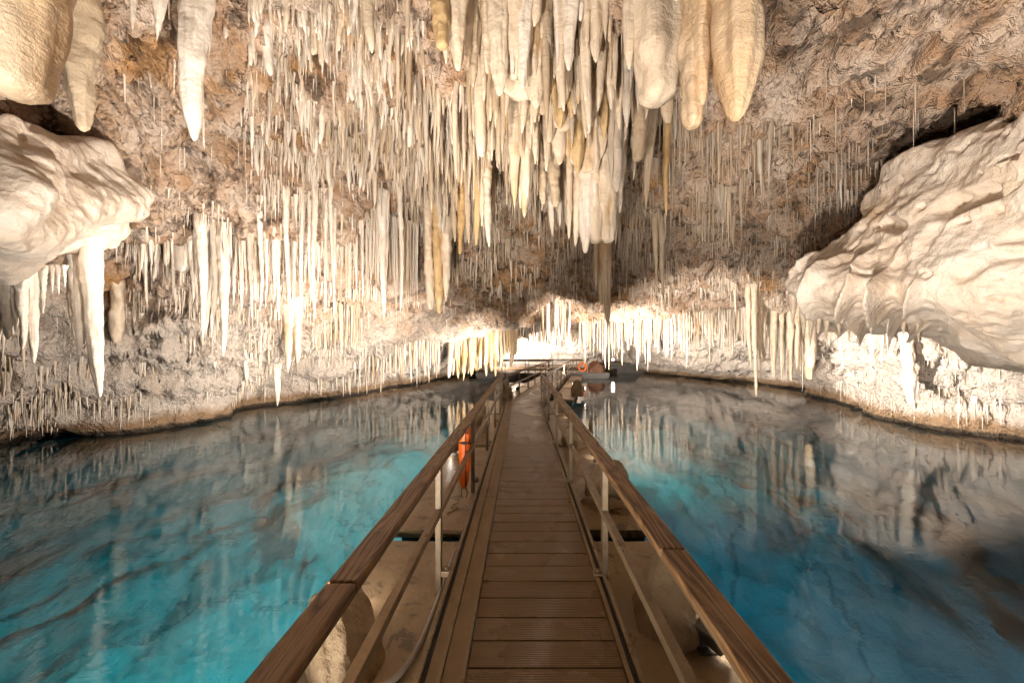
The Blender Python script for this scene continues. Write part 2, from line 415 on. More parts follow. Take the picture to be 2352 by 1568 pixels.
def rock_relief(P, amp=1.0):
    """how far the rock stands proud (+, towards the air) or is eaten away (-)"""
    big = fbm(P * .45, 3) * .42
    rid = (1 - 2 * np.abs(fbm(P * np.array((.9, .9, 1.5)) + 31, 3))) * .15
    w = P + .25 * np.stack([perlin(P * 2.1), perlin(P * 2.1 + 40), perlin(P * 2.1 + 80)], -1)
    pit = smooth01(perlin(w * np.array((.95, .95, 1.3)) + 7), .20, .36) * .75 * smooth01(perlin(P * .33 + 90), -.12, .10)
    pit2 = smooth01(perlin(w * np.array((2.4, 2.4, 3.2)) + 57), .18, .34) * .30
    pit3 = smooth01(perlin(w * np.array((5.0, 5.0, 6.0)) + 27), .20, .36) * .13
    fine = fbm(P * 5.5, 3) * .05
    w2 = P + .35 * np.stack([fbm(P * 1.3 + 11, 3), fbm(P * 1.3 + 51, 3), fbm(P * 1.3 + 91, 3)], -1)
    a1, a2, ar = worley(w2 * np.array((.85, 1.1, 1.4)), 21)          # broken plates
    b1, b2, br = worley(w2 * np.array((2.6, 3.2, 4.0)) + 5, 22)
    plates = (ar - .5) * .55 - .16 * (1 - smooth01(a2 - a1, 0, .10))
    chips = (br - .5) * .22 - .07 * (1 - smooth01(b2 - b1, 0, .12))
    c1, c2, cr_ = worley(w2 * np.array((6.2, 7.0, 8.5)) + 9, 23)
    chips = chips + (cr_ - .5) * .085 - .03 * (1 - smooth01(c2 - c1, 0, .14))
    rough = smooth01(fbm(P * .3 + 70, 2), -.35, .15)
    return amp * (big + rid - pit - pit2 - pit3 + fine + (plates + chips) * (.2 + .8 * rough))

xs = np.arange(-15.0, 15.8, .044)
ys = [-10.5]
while ys[-1] < 36.5: ys.append(ys[-1] + (.12 if ys[-1] < 1 else .040 if ys[-1] < 10 else .040 + (ys[-1] - 10) * .0045))
ys = np.array(ys)
GX, GY = np.meshgrid(xs, ys)
GZ = base_z(GX, GY)
dzx = np.gradient(GZ, axis=1) / np.gradient(xs)[None, :]; dzy = np.gradient(GZ, axis=0) / np.gradient(ys)[:, None]
nrm = np.stack([dzx, dzy, -np.ones_like(GZ)], -1); nrm /= np.linalg.norm(nrm, axis=-1)[..., None]     # towards the air below
Pg = np.stack([GX, GY, GZ], -1).astype(np.float32)
rel = rock_relief(Pg)
rel *= .35 + .65 * smooth01(GZ, .2, 2.4)
LM = base_z(GX, GY, lipmask)
rel = rel * (1 - .6 * LM) + .10 * LM
# ledges: the left shelf and the far right shelf stand out as shelves in layers
strata = np.sin(GZ * 7.5 + 3 * fbm(Pg * .5 + 5, 2)) * .09 * smooth01(-GZ, -3.3, -1.5)
Pg = Pg + nrm.astype(np.float32) * (rel + strata)[..., None].astype(np.float32)
ny, nx = GX.shape
idx = np.arange(ny * nx).reshape(ny, nx)
quads = np.stack([idx[:-1, :-1], idx[1:, :-1], idx[1:, 1:], idx[:-1, 1:]], -1).reshape(-1, 4)
# leave out what lies deep under water
keep = Pg[..., 2].ravel()[quads].max(1) > -1.6
quads = quads[keep]
used = np.unique(quads); remap = np.full(ny * nx, -1); remap[used] = np.arange(len(used))
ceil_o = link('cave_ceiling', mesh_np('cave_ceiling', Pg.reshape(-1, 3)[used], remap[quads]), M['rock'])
tag(ceil_o, 'pitted pale limestone ceiling of the cave coming down to the water', 'cave ceiling', kind='structure')
def ceil_z(x, y):
    i = np.clip(np.searchsorted(xs, x), 0, nx - 1); j = np.clip(np.searchsorted(ys, y), 0, ny - 1)
    return float(Pg[j, i, 2])

# ------------------------------------------------------------------ pool bed and water
bx = np.linspace(-18, 18, 400); by = np.linspace(-11, 37, 480)
BX, BY = np.meshgrid(bx, by)
Pb = np.stack([BX, BY, np.zeros_like(BX)], -1).astype(np.float32)
bank = base_z(BX, BY)
BZ = -4.6 + fbm(Pb * .22 + 3, 3) * 1.3 + np.abs(fbm(Pb * .6 + 9, 4)) * .3 - .12 * smooth01(-np.abs(perlin(Pb * .55 + 60)), -.05, 0)
_wa, _wb, _wc = worley(Pb * .55 + .2 * np.stack([fbm(Pb, 2)] * 3, -1), 31)
BZ += (_wc - .5) * .7 + .08 * smooth01(_wb - _wa, 0, .25)
BZ += smooth01(-bank, -2.2, 1.5) * 3.0
Pb[..., 2] = BZ
nb = np.arange(BX.size).reshape(BX.shape)
bq = np.stack([nb[:-1, :-1], nb[:-1, 1:], nb[1:, 1:], nb[1:, :-1]], -1).reshape(-1, 4)
def bed_mat():
    m, nt, b = nodes_of('pale_pool_bed')
    geo = nt.nodes.new('ShaderNodeNewGeometry'); P = geo.outputs['Position']
    c = mix(nt, noise(nt, P, .9, 6, .6), (.62, .62, .58), (.40, .40, .37))
    n1 = noise(nt, P, .22, 6, .55, .5)
    crack = math_n(nt, 'ABSOLUTE', math_n(nt, 'SUBTRACT', n1, .5))
    c = mix(nt, ramp(nt, crack, ((.002, (.45,.45,.45)), (.010, (0,0,0)))), c, (.05, .045, .04))
    bl = ramp(nt, noise(nt, P, 1.6, 5, .6), ((.64, (0,0,0)), (.70, (1,1,1))))
    c = mix(nt, math_n(nt, 'MULTIPLY', bl, .6), c, (.12, .11, .10))
    nt.links.new(c, b.inputs['Base Color']); b.inputs['Roughness'].default_value = .8
    bump(nt, b, noise(nt, P, 5, 6), .8, .1)
    return m
bed_o = link('pool_bed', mesh_np('pool_bed', Pb.reshape(-1, 3), bq), bed_mat())
tag(bed_o, 'pale rocky bed of the pool under clear water', 'pool bed', kind='structure')

def water_mat():
    m = bpy.data.materials.new('clear_cave_water'); m.use_nodes = True
    nt = m.node_tree; b = nt.nodes['Principled BSDF']; out = nt.nodes['Material Output']
    b.inputs['Base Color'].default_value = (1, 1, 1, 1)
    b.inputs['Transmission Weight'].default_value = 1.0
    b.inputs['IOR'].default_value = 1.46
    b.inputs['Roughness'].default_value = .02
    geo = nt.nodes.new('ShaderNodeNewGeometry'); P = geo.outputs['Position']
    h = math_n(nt, 'ADD', math_n(nt, 'MULTIPLY', noise(nt, P, .8, 2, .5), .18), math_n(nt, 'MULTIPLY', noise(nt, mapping(nt, P, (2.0, 9.0, 1)), 1.6, 3, .5), .16))
    bump(nt, b, h, .16, .05)
    va = N(nt, 'ShaderNodeVolumeAbsorption', Density=.42); va.inputs['Color'].default_value = (.01, .71, .76, 1)
    nt.links.new(va.outputs[0], out.inputs['Volume'])
    return m
wb = MB(); wb.box((-17.5, -10.5, -7.5), (17.5, 36.5, 0))
water = wb.build('water', water_mat())
tag(water, 'clear turquoise pool water reflecting the cave ceiling', 'water', kind='structure')

# ------------------------------------------------------------------ lamps
def aim(o, target):
    o.rotation_euler = (Vector(target) - o.location).to_track_quat('-Z', 'Y').to_euler()
def floodlight(loc, target, watts, label, cone=110, blend=.7, size=.07, col=WARM, stand=True, group='floodlights of the cave'):
    loc = Vector(loc)
    root = empty('floodlight', loc); tag(root, label, 'floodlight', group)
    d = (Vector(target) - loc).normalized()
    rot = d.to_track_quat('-Z', 'Y').to_euler()
    h = MB(); h.box((-.10, -.075, .02), (.10, .075, .10), .012); hb = h.build('housing', M['housing'], root); hb.rotation_euler = rot
    l = MB(); l.box((-.085, -.06, .0), (.085, .06, .016)); lb = l.build('lens', M['lens'], root); lb.rotation_euler = rot
    if stand:
        s = MB(); s.beam((0, 0, -.14), (0, 0, .03), .16, .012); s.box((-.09, -.05, -.16), (.09, .05, -.14)); s.build('bracket', M['housing'], root)
    ld = bpy.data.lights.new('flood_beam', 'SPOT'); ld.energy = watts; ld.color = col
    ld.spot_size = R(cone); ld.spot_blend = blend; ld.shadow_soft_size = size
    lo = bpy.data.objects.new('flood_beam', ld); C.objects.link(lo); lo.parent = root
    lo.location = d * .06; lo.rotation_euler = rot
    return root
FL = [
 ((-1.22, 2.35, .36), (-3.4, 6.7, 4.7), 1700, 'floodlight tucked behind the boulder on the nearest left pontoon', 92),
 ((1.16, 2.10, .36), (5.4, 4.4, 2.8), 1450, 'floodlight behind the boulder on the nearest right pontoon', 98),
 ((-1.20, 5.9, .36), (-7.6, 8.4, 1.2), 1900, 'floodlight on the second left pontoon facing the icicle curtain', 110),
 ((1.26, 5.6, .36), (10, 9.1, .95), 8000, 'floodlight on the second right pontoon facing the right bank', 31),
 ((-1.20, 8.9, .36), (-6.5, 13.0, 1.0), 1700, 'floodlight on the third left pontoon', 100),
 ((1.26, 8.9, .36), (8.0, 14.0, 1.7), 3600, 'floodlight on the third right pontoon', 70),
 ((2.62, 14.6, .36), (8, 20, 1.8), 4200, 'floodlight beside the angled boardwalk throwing a bright star', 95),
 ((-.25, 14.5, .36), (-4, 18, 1.5), 1700, 'floodlight left of the angled boardwalk', 100),
 ((2.55, 16.6, .36), (1.95, 18.9, 2.6), 2400, 'floodlight below the blown-out stalactites past the bend', 70),
 ((1.6, 26.4, .75), (1.0, 31, 1.8), 3000, 'floodlight on the far platform lighting the white end wall', 150),
 ((7.6, 28.6, 1.1), (6, 22, 1.8), 700, 'left of the two star-like lamps on the distant right platform', 100),
 ((9.6, 28.6, 1.1), (8, 22, 1.8), 700, 'right of the two star-like lamps on the distant right platform', 100),
 ((-1.25, .55, .36), (.45, 4.6, 5.0), 1100, 'added unseen light on the nearest left pontoon brightening the central cluster', 44),  # added lamp out of view, put in to brighten the central cluster from below
 ((-1.6, -1.2, .5), (-1.0, 3.2, 4.2), 900, 'floodlight beside the start of the boardwalk on the left', 105),
 ((1.6, -1.2, .5), (1.2, 3.2, 4.2), 450, 'floodlight beside the start of the boardwalk on the right', 90),
]
for loc, tg, wt, lab, cone in FL: floodlight(loc, tg, wt, lab, cone, size=.12)
def underwater(loc, target, watts, label, col=(1, .98, .92), cone=125):
    loc = Vector(loc); root = empty('underwater_lamp', loc); tag(root, label, 'underwater lamp', 'underwater lamps below the pontoons')
    rot = (Vector(target) - loc).normalized().to_track_quat('-Z', 'Y').to_euler()
    h = MB(); h.tube([(0, 0, .12), (0, 0, .02)], .07, 14); o = h.build('housing', M['housing'], root); o.rotation_euler = rot
    l = MB(); l.tube([(0, 0, .018), (0, 0, .004)], .06, 14); o = l.build('lens', M['aqua_lens'], root); o.rotation_euler = rot
    ld = bpy.data.lights.new('underwater_beam', 'SPOT'); ld.energy = watts; ld.color = col; ld.spot_size = R(cone); ld.spot_blend = .8; ld.shadow_soft_size = .08
    lo = bpy.data.objects.new('underwater_beam', ld); C.objects.link(lo); lo.parent = root
    lo.location = (Vector(target) - loc).normalized() * .03; lo.rotation_euler = rot
underwater((-1.3, 2.2, -.75), (-3.2, 2.4, -4.5), 2100, 'underwater lamp below the nearest left pontoon')
underwater((1.3, 3.0, -.75), (4.5, 3.4, -4.5), 620, 'underwater lamp below the nearest right pontoon', (.66, .80, 1.0))
underwater((-1.3, 8.2, -.75), (-4.0, 9.5, -4.5), 900, 'underwater lamp below the third left pontoon')
underwater((1.3, 9.0, -.75), (4.5, 11, -4.5), 950, 'underwater lamp below the third right pontoon')

# ------------------------------------------------------------------ hanging rock masses (closed bodies)
def bez_grid(ctrl, nu, nv):
    """smooth sheet through a grid of points: uniform Catmull-Rom both ways"""
    ctrl = np.array(ctrl, dtype=float)
    def cr(a, n):
        m = len(a); t = np.linspace(0, m - 1 - 1e-6, n); i = t.astype(int); f = (t - i)
        g = lambda k: a[np.clip(i + k, 0, m - 1)]
        sh = (n,) + (1,) * (a.ndim - 1); f = f.reshape(sh)
        return .5 * (2 * g(0) + (g(1) - g(-1)) * f + (2 * g(-1) - 5 * g(0) + 4 * g(1) - g(2)) * f ** 2 + (3 * g(0) - g(-1) - 3 * g(1) + g(2)) * f ** 3)
    r = cr(ctrl, nv)
    return np.swapaxes(cr(np.swapaxes(r, 0, 1), nu), 0, 1)
def rock_body(name, rows, back, nu, nv, relief, mat, label, cat='rock'):
    ctrl = [[tuple(at(*p)) for p in r] for r in rows]
    G = bez_grid(ctrl, nu, nv)
    du = np.gradient(G, axis=1); dv = np.gradient(G, axis=0)
    n = np.cross(du, dv); n /= np.linalg.norm(n, axis=-1)[..., None] + 1e-9
    c = np.array((0, 4.0, 1.5)) - G.reshape(-1, 3).mean(0)
    if (n.reshape(-1, 3).mean(0) * c).sum() < 0: n = -n
    uu, vv = np.meshgrid(np.linspace(0, 1, nu), np.linspace(0, 1, nv))
    edge = np.minimum(np.minimum(uu, 1 - uu), np.minimum(vv, 1 - vv))
    rnd = -.35 * (1 - smooth01(edge, 0, .09)) ** 2; fade = .2 + .8 * smooth01(edge, 0, .07)           # edges turn away
    F = G + n * (relief(G, uu, vv) * fade + rnd)[..., None]
    Bk = G + np.array(back)
    Bk = Bk + (Bk - Bk.reshape(-1, 3).mean(0)) * -.12
    V = np.concatenate([F.reshape(-1, 3), Bk.reshape(-1, 3)])
    I = np.arange(nu * nv).reshape(nv, nu)
    q = np.stack([I[:-1, :-1], I[:-1, 1:], I[1:, 1:], I[1:, :-1]], -1).reshape(-1, 4)
    J = I + nu * nv
    qb = np.stack([J[:-1, :-1], J[1:, :-1], J[1:, 1:], J[:-1, 1:]], -1).reshape(-1, 4)
    ring = np.concatenate([I[0, :], I[1:, -1], I[-1, -2::-1], I[-2:0:-1, 0]])
    r2 = np.roll(ring, -1)
    qs = np.stack([ring, ring + nu * nv, r2 + nu * nv, r2], -1)
    o = link(name, mesh_np(name, V, np.concatenate([q, qb, qs])), mat)
    bmx = bmesh.new(); bmx.from_mesh(o.data); bmesh.ops.recalc_face_normals(bmx, faces=bmx.faces); bmx.to_mesh(o.data); bmx.free()
    o.data.polygons.foreach_set('use_smooth', np.full(len(o.data.polygons), True))
    tag(o, label, cat)
    return o, F

def relief_left(G, uu, vv):
    return .30 * fbm(G * .9, 3) + .07 * fbm(G * 3.2 + 4, 3) - .05 * np.abs(perlin(G * 6)) + .05 * np.sin((uu * 9 + vv * 14) + 4 * fbm(G * .8, 2))
left_mass, FLM = rock_body('hanging_rock', [
    [(-140, 250, 3.3), (20, 262, 3.6), (130, 272, 4.2), (240, 330, 4.9), (300, 380, 5.4)],
    [(-140, 360, 3.0), (20, 360, 3.3), (130, 360, 3.8), (250, 395, 4.5), (322, 430, 5.2)],
    [(-140, 480, 2.9), (20, 480, 3.2), (130, 470, 3.7), (240, 470, 4.4), (318, 480, 5.2)],
    [(-140, 580, 3.1), (20, 590, 3.4), (110, 575, 3.9), (210, 535, 4.6), (300, 520, 5.4)],
    [(-140, 650, 3.7), (20, 655, 4.1), (100, 630, 4.6), (200, 570, 5.2), (290, 550, 5.9)]],
    (-2.4, 2.2, 1.5), 170, 130, relief_left, M['mass'], 'bulging cream rock jutting from the left wall above a row of icicles')

def relief_right(G, uu, vv):
    warp = 3.2 * fbm(G * .55 + 6, 3)
    fl = (1 - np.abs(np.sin(uu * 26 + vv * 2.5 + warp))) ** 2.0                     # a few thin curtains
    w = smooth01(vv, .27, .47) * (1 - smooth01(uu, .42, .70)) * smooth01(fbm(G * .8 + 60, 2), -.25, .25)
    pits = smooth01(perlin(G * 2.2 + 12), .22, .40) * .26 * (1 - smooth01(vv, .40, .62)) + smooth01(perlin(G * 5.5 + 3), .28, .42) * .10
    return .30 * fbm(G * .7 + 20, 3) + .42 * fl * w - pits * .7 + .09 * fbm(G * 2.2 + 3, 3) + .03 * fbm(G * 7.0, 2) - .04 * np.abs(perlin(G * 4.1))
right_mass, FRM = rock_body('hanging_rock', [
    [(2020, 440, 6.3), (2075, 350, 5.6), (2150, 300, 4.9), (2260, 240, 4.2), (2420, 190, 3.6)],
    [(1940, 520, 6.3), (2020, 470, 5.4), (2130, 420, 4.6), (2260, 380, 4.0), (2420, 340, 3.4)],
    [(1850, 585, 6.5), (1960, 580, 5.5), (2090, 570, 4.7), (2250, 540, 4.0), (2420, 500, 3.4)],
    [(1785, 640, 6.7), (1900, 665, 5.6), (2070, 680, 4.8), (2240, 680, 4.1), (2420, 660, 3.5)],
    [(1828, 700, 6.7), (1930, 715, 5.9), (2085, 722, 5.2), (2230, 770, 4.5), (2420, 790, 3.9)],
    [(1862, 730, 7.2), (1955, 738, 6.5), (2100, 745, 5.9), (2240, 815, 5.2), (2420, 850, 4.6)],
    [(1885, 752, 8.6), (1975, 757, 8.0), (2112, 762, 7.4), (2250, 826, 6.6), (2425, 858, 6.0)]],
    (3.0, 2.4, -.1), 260, 220, relief_right, M['mass'], 'huge cream flowstone mass with fluted curtains hanging from the right wall')

# ------------------------------------------------------------------ stalactites
def stal_template(L, r0, seg, rings, seed, style='cone', rough=.14, wander=.02, flute=0.0, detail=1.0):
    """root at z=0, tip at z=-L; returns verts (rings*seg + 1) and quads"""
    rg = np.random.default_rng(seed)
    t = np.linspace(0, 1, rings) ** .9
    th = np.linspace(0, 2 * np.pi, seg, endpoint=False)
    if style == 'cone': r = (1 - t) ** .82 * .92 + .05
    elif style == 'icicle': r = .30 + .70 * (1 - t) ** 1.1
    elif style == 'column': r = .80 + .20 * (1 - t)
    elif style == 'straw': r = np.full_like(t, .9)
    elif style == 'carrot': r = np.where(t < .45, .75 + .25 * np.sin(t / .45 * np.pi / 2), 1 - ((t - .45) / .55) ** 1.3 * .80)
    else: r = .40 + .60 * (1 - t) ** .85
    tl = {'column': .05, 'blunt': .035, 'straw': .01}.get(style, .03)
    if style == 'straw': endr = np.clip((1 - t) / tl, 0, 1); r = r * np.sqrt(1 - (1 - endr) ** 2 * .96)
    else:                                    # a narrowing, broken-off end
        e2 = np.clip((1 - t) / (tl * 3.2), 0, 1); e1 = np.clip((1 - t) / .012, 0, 1)
        k_ = {'column': .62, 'blunt': .42}.get(style, .30)
        r = r * (k_ + (1 - k_) * e2 ** .8) * (.55 + .45 * e1)
    if style != 'straw': r = r * (1 + .30 * np.exp(-t * L / max(r0, .005) / 2.2))
    T, TH = np.meshgrid(t, th, indexing='ij')
    z = -T * L
    P = np.stack([np.cos(TH) * 1.1, np.sin(TH) * 1.1, z / max(r0, .01) * .28], -1) + seed * 3.71
    nz = fbm(P, 3) * rough * 1.6 + perlin(P * np.array((1, 1, 4.0)) + 9) * rough * .8 * detail
    Pf = np.stack([np.cos(TH) * 2.6, np.sin(TH) * 2.6, z / max(r0, .01) * .16], -1) + seed * 1.37
    nz = nz + (.5 - np.abs(perlin(Pf))* 2.2) * rough * .75
    zl = -z / max(r0, .01)
    ringy = perlin(np.stack([zl * 1.7 + seed, zl * 0 + .5, zl * 0 + seed * .37], -1)) * rough * .55 + perlin(np.stack([zl * .45 + seed * 2, zl * 0 + .2, zl * 0], -1)) * rough * .9
    nz = nz + ringy
    if flute: nz = nz + flute * np.abs(np.sin(TH * 2.5 + 1.5 * perlin(P * .4)))
    rad = r0 * r[:, None] * (1 + nz)
    wx = wander * L * np.sin(t * rg.uniform(2, 5) + rg.uniform(0, 6)) * t; wy = wander * L * np.cos(t * rg.uniform(2, 5) + rg.uniform(0, 6)) * t
    V = np.stack([np.cos(TH) * rad + wx[:, None], np.sin(TH) * rad + wy[:, None], z], -1).reshape(-1, 3)
    I = np.arange(rings * seg).reshape(rings, seg); I2 = np.roll(I, -1, axis=1)
    q = np.stack([I[:-1], I[1:], I2[1:], I2[:-1]], -1).reshape(-1, 4)
    V = np.concatenate([V, [[wx[-1], wy[-1], -L - r0 * .02]]])
    tr = np.stack([I[-1], np.full(seg, rings * seg), I2[-1]], -1)
    return V, q, tr
_sid = [100]; WIDE = 1.25
stal_count = [0]
CAT = 'stalactite'
def hero(u, vtip, Y, wpx, mat, label, group=None, vtop=None, style='icicle', extra=(), name='stalactite', rough=.27, flute=0.0, lobes=0, drips=0, snap=True):
    """one modelled stalactite; wpx its breadth in the picture"""
    _sid[0] += 1; stal_count[0] += 1
    p = at(u, vtip, Y); r0 = wpx * WIDE / 784 * Y / 2
    if vtop is None: zt = max(ceil_z(p.x, p.y) + .6, p.z + .35)
    else:
        zt = at(u, vtop, Y).z + .12; cz = ceil_z(p.x, p.y)
        if snap and zt - .3 < cz < zt + 1.6: zt = cz + .55
    L = zt - p.z
    seg = 32 if wpx > 28 else 18; rings = int(np.clip(L / max(r0, .02) * 5, 28, 130))
    V, q, tr = stal_template(L, r0, seg, rings, _sid[0], style, rough, .014, flute)
    me = mesh_np(name, V, q, True, tr)
    o = link(name, me, M[mat], None, (p.x, p.y, zt))
    tag(o, label, CAT, group)
    if wpx >= 26 and style != 'cone' and 3.2 < Y < 6 and abs(u - 1240) < 300: lobes = max(lobes, 4)
    if lobes:
        rg = np.random.default_rng(_sid[0] + 900)
        for k in range(lobes):
            a = rg.uniform(0, 6.28); l2 = L * rg.uniform(.62, .97); r2 = r0 * rg.uniform(.40, .66)
            V, q, tr = stal_template(l2, r2, 20, 60, _sid[0] * 7 + k, ('icicle', 'blunt', 'cone')[k % 3], .2, .004)
            lo = link('lobe', mesh_np('lobe', V, q, True, tr), M[mat], o, (math.cos(a) * r0 * 1.0, math.sin(a) * r0 * .6, 0))
    for k in range(drips):
        a = -1.9 + k * .75; r2 = r0 * (.26 + .08 * (k % 3)); l2 = r0 * (.75 + .25 * (k % 2))
        V, q, tr = stal_template(l2, r2, 12, 16, _sid[0] * 11 + k, 'blunt', .15, .01)
        link('drip', mesh_np('drip', V, q, True, tr), M[mat], o, (math.cos(a) * r0 * .35, math.sin(a) * r0 * .3, -L + r0 * .5))
    return o

G1 = 'central stalactite cluster'
L1 = 'cream stalactite packed in the big cluster hanging above the boardwalk'
# --- the great central cluster
WIDE = 1.45
hero(1013, 111, 3.6, 30, 'ochre', 'honey-coloured stalactite with a hollow round tip at the left of the central cluster', None, style='column')
hero(1052, 157, 3.8, 52, 'cream', 'broad blunt cream stalactite beside the honey-coloured hollow one', None, style='blunt', lobes=2)
hero(1090, 200, 4.2, 34, 'tan', L1, G1)
hero(1143, 224, 3.9, 48, 'cream', L1, G1, style='blunt', lobes=1)
hero(1182, 180, 4.0, 72, 'cream', 'widest smooth cream stalactite at the top of the central cluster', None, style='blunt', lobes=3)
hero(1205, 204, 3.9, 40, 'white', L1, G1)
hero(1229, 250, 4.2, 50, 'cream', L1, G1, style='blunt', lobes=1)
hero(1201, 291, 4.7, 38, 'cream', L1, G1)
hero(1256, 142, 4.1, 28, 'grey', L1, G1, style='blunt')
hero(1283, 294, 4.6, 42, 'ochre', 'mustard-yellow tapering stalactite inside the central cluster', None)
hero(1308, 161, 3.8, 42, 'white', 'whitish ridged stalactite hanging alone in front of the cluster', None, rough=.18)
hero(1322, 399, 4.9, 46, 'ochre', 'long ochre stalactite down the middle of the central cluster', None)
hero(1352, 305, 4.4, 44, 'cream', L1, G1)
hero(1372, 143, 3.9, 38, 'cream', L1, G1)
hero(1363, 402, 5.0, 36, 'cream', L1, G1)
hero(1383, 322, 4.8, 26, 'ochre', L1.replace('cream', 'narrow ochre'), 'ochre stalactites of the cluster')
hero(1444, 290, 4.5, 30, 'grey', L1, G1)
hero(1468, 371, 5.0, 28, 'tan', 'tan stalactite with a bent tip right of the central cluster', None, style='column')
hero(1506, 236, 3.4, 82, 'cream', 'thick blunt cream stalactite right of the central cluster', None, style='column', rough=.22, lobes=1)
hero(1491, 481, 5.6, 30, 'tan', 'brown pointed stalactite below the thick blunt one', None, style='cone')
hero(1533, 497, 6.0, 16, 'ochre', 'slender rust-coloured stalactite right of the brown pointed one', None)
hero(1186, 481, 5.2, 46, 'cream', 'left of the two cream twin points low in the central cluster', None, style='cone', vtop=250)
hero(1210, 499, 5.2, 38, 'cream', 'right of the two cream twin points low in the central cluster', None, style='icicle', vtop=250)
hero(1253, 396, 5.2, 28, 'cream', L1, G1)
hero(1271, 476, 5.6, 20, 'tan', L1, G1, style='column')
hero(1243, 470, 5.7, 15, 'tan', L1, G1, style='column')
hero(1346, 582, 5.3, 38, 'white', 'lowest white point of the central cluster', None, style='blunt', lobes=1)
hero(1394, 556, 5.3, 36, 'cream', 'right edge of the lowest blunt sheet of the central cluster', None, style='column', lobes=1)
hero(1372, 560, 5.35, 34, 'cream', L1, G1, style='column')
hero(1326, 565, 5.4, 28, 'cream', L1, G1)
hero(1411, 441, 5.0, 38, 'grey', L1, G1, style='blunt')
hero(1132, 347, 5.5, 24, 'tan', L1, G1)
hero(1147, 290, 5.0, 20, 'tan', L1, G1)
hero(1160, 301, 5.1, 16, 'ochre', L1.replace('cream', 'narrow ochre'), 'ochre stalactites of the cluster')
hero(1290, 520, 5.9, 22, 'grey', L1, G1)
hero(1306, 545, 6.1, 20, 'grey', L1, G1)
hero(1270, 540, 6.2, 22, 'grey', L1, G1)
hero(1225, 380, 5.0, 24, 'cream', L1, G1)
hero(1420, 300, 4.7, 26, 'cream', L1, G1); hero(1400, 250, 4.3, 30, 'cream', L1, G1); hero(1330, 240, 4.3, 30, 'cream', L1, G1)
for u, v, Y, w, m, lab in ((1195, 232, 4.35, 100, 'cream', 'broad fused cream curtain filling the upper left of the central cluster'), (1345, 395, 5.05, 92, 'cream', 'broad fused curtain stepping down the middle of the central cluster'),
                            (1375, 520, 5.45, 66, 'white', 'lowest fused white curtain of the central cluster'), (1300, 300, 4.8, 80, 'tan', 'tan fused curtain behind the mustard stalactite')):
    o = hero(u, v, Y, w, m, lab, None, style='blunt', flute=.35, lobes=7); o.scale = (1, .45, 1)
WIDE = 1.25
# --- behind and left of the cluster
LB = 'tall tan column-like stalactite in the group left of the central cluster'; GB = 'column-like stalactites left of the cluster'
for u, v, Y, w, m in ((1122, 566, 6.5, 22, 'cream'), (1056, 584, 7.0, 20, 'ochre'), (1074, 560, 7.0, 18, 'tan'), (1096, 563, 6.8, 20, 'ochre'), (1040, 555, 7.2, 16, 'tan'), (1110, 520, 6.6, 16, 'cream'), (1020, 540, 7.4, 16, 'grey'), (1006, 520, 7.2, 18, 'grey')):
    hero(u, v, Y, w, m, LB, GB, style='blunt')
LC = 'one of three long joined cream columns left of the ochre ceiling block'; GC = 'three long joined columns'
for u, v, w, m, s in ((985, 711, 18, 'cream', 'column'), (1003, 720, 18, 'ochre', 'column'), (1022, 694, 24, 'cream', 'carrot')):
    hero(u, v, 8.5, w, m, LC, GC, style=s)
hero(878, 727, 8.0, 22, 'white', 'brightly lit white stalactite ending in points, left of the joined columns', None, style='icicle', lobes=2)
hero(919, 718, 8.2, 12, 'white', 'thin bright white stalactite next to the brightly lit pointed one', None)
hero(1391, 766, 9.0, 34, 'tan', 'long twisted brown stalactite reaching down over the far right fringe', None, style='cone', flute=.25, lobes=2)
hero(1522, 690, 9.0, 20, 'tan', 'faded tan stalactite among the straws right of the long twisted brown one', None, style='cone')
hero(1505, 670, 8.8, 16, 'tan', 'short tan stalactite beside the faded tan one', None, style='cone')
# --- near the camera
hero(1692, 285, 2.1, 150, 'peach', 'enormous peach-coloured stalactite at the upper right with drips at its end', None, style='blunt', rough=.24, lobes=3)
hero(1600, 298, 2.3, 56, 'peach', 'blunt stalactite with a hollow end fused to the left of the enormous peach one', None, style='column')
hero(70, 232, 1.8, 150, 'peach', 'huge blunt stalactite cut off by the upper left corner', None, style='column', rough=.16)
hero(194, 305, 3.0, 62, 'tan', 'tan tapering stalactite right of the huge corner one', None, style='blunt')
hero(447, 320, 3.6, 66, 'white', 'spiky white sunlit-looking stalactite at the upper left', None, style='icicle', rough=.22)
hero(470, 342, 3.8, 13, 'white', 'thin white stalactite just right of the spiky white one', None)
hero(365, 97, 3.3, 44, 'white', 'short white cone left of the spiky white stalactite', None, style='cone')
hero(300, 68, 3.2, 18, 'white', 'little white stalactite left of the short white cone', None)
hero(520, 90, 3.9, 18, 'white', 'slim white stalactite right of the spiky white one at the top edge', None)
# --- left wall
hero(172, 804, 5.2, 32, 'white', 'white icicle left of the long ochre-tipped one under the left rock', None, vtop=560, style='icicle')
hero(212, 912, 5.0, 44, 'white', 'longest ochre-tipped stalactite under the left rock, nearly reaching the water', None, vtop=530, style='icicle', rough=.18, lobes=2)
hero(75, 834, 4.6, 32, 'white', 'long white icicle at the left edge under the jutting rock', None, vtop=630, lobes=1)
LD = 'short white icicle at the left edge under the jutting rock'; GD = 'short icicles at the left edge'
for u, v, w in ((50, 802, 18), (20, 780, 28), (2, 790, 16), (35, 760, 16), (98, 720, 10), (120, 672, 6), (134, 676, 6), (148, 660, 6)): hero(u, v, 4.5, w, 'white', LD, GD, vtop=630)
hero(246, 570, 5.6, 12, 'white', 'single small white drip right of the left rock', None, vtop=520)
hero(270, 788, 7.4, 20, 'cream', 'stubby flat-ended cream stalactite low on the left wall', None, vtop=710, style='column')
hero(420, 624, 7.3, 28, 'white', 'thick white blunt stub among the icicles of the left wall', None, vtop=540, style='column')
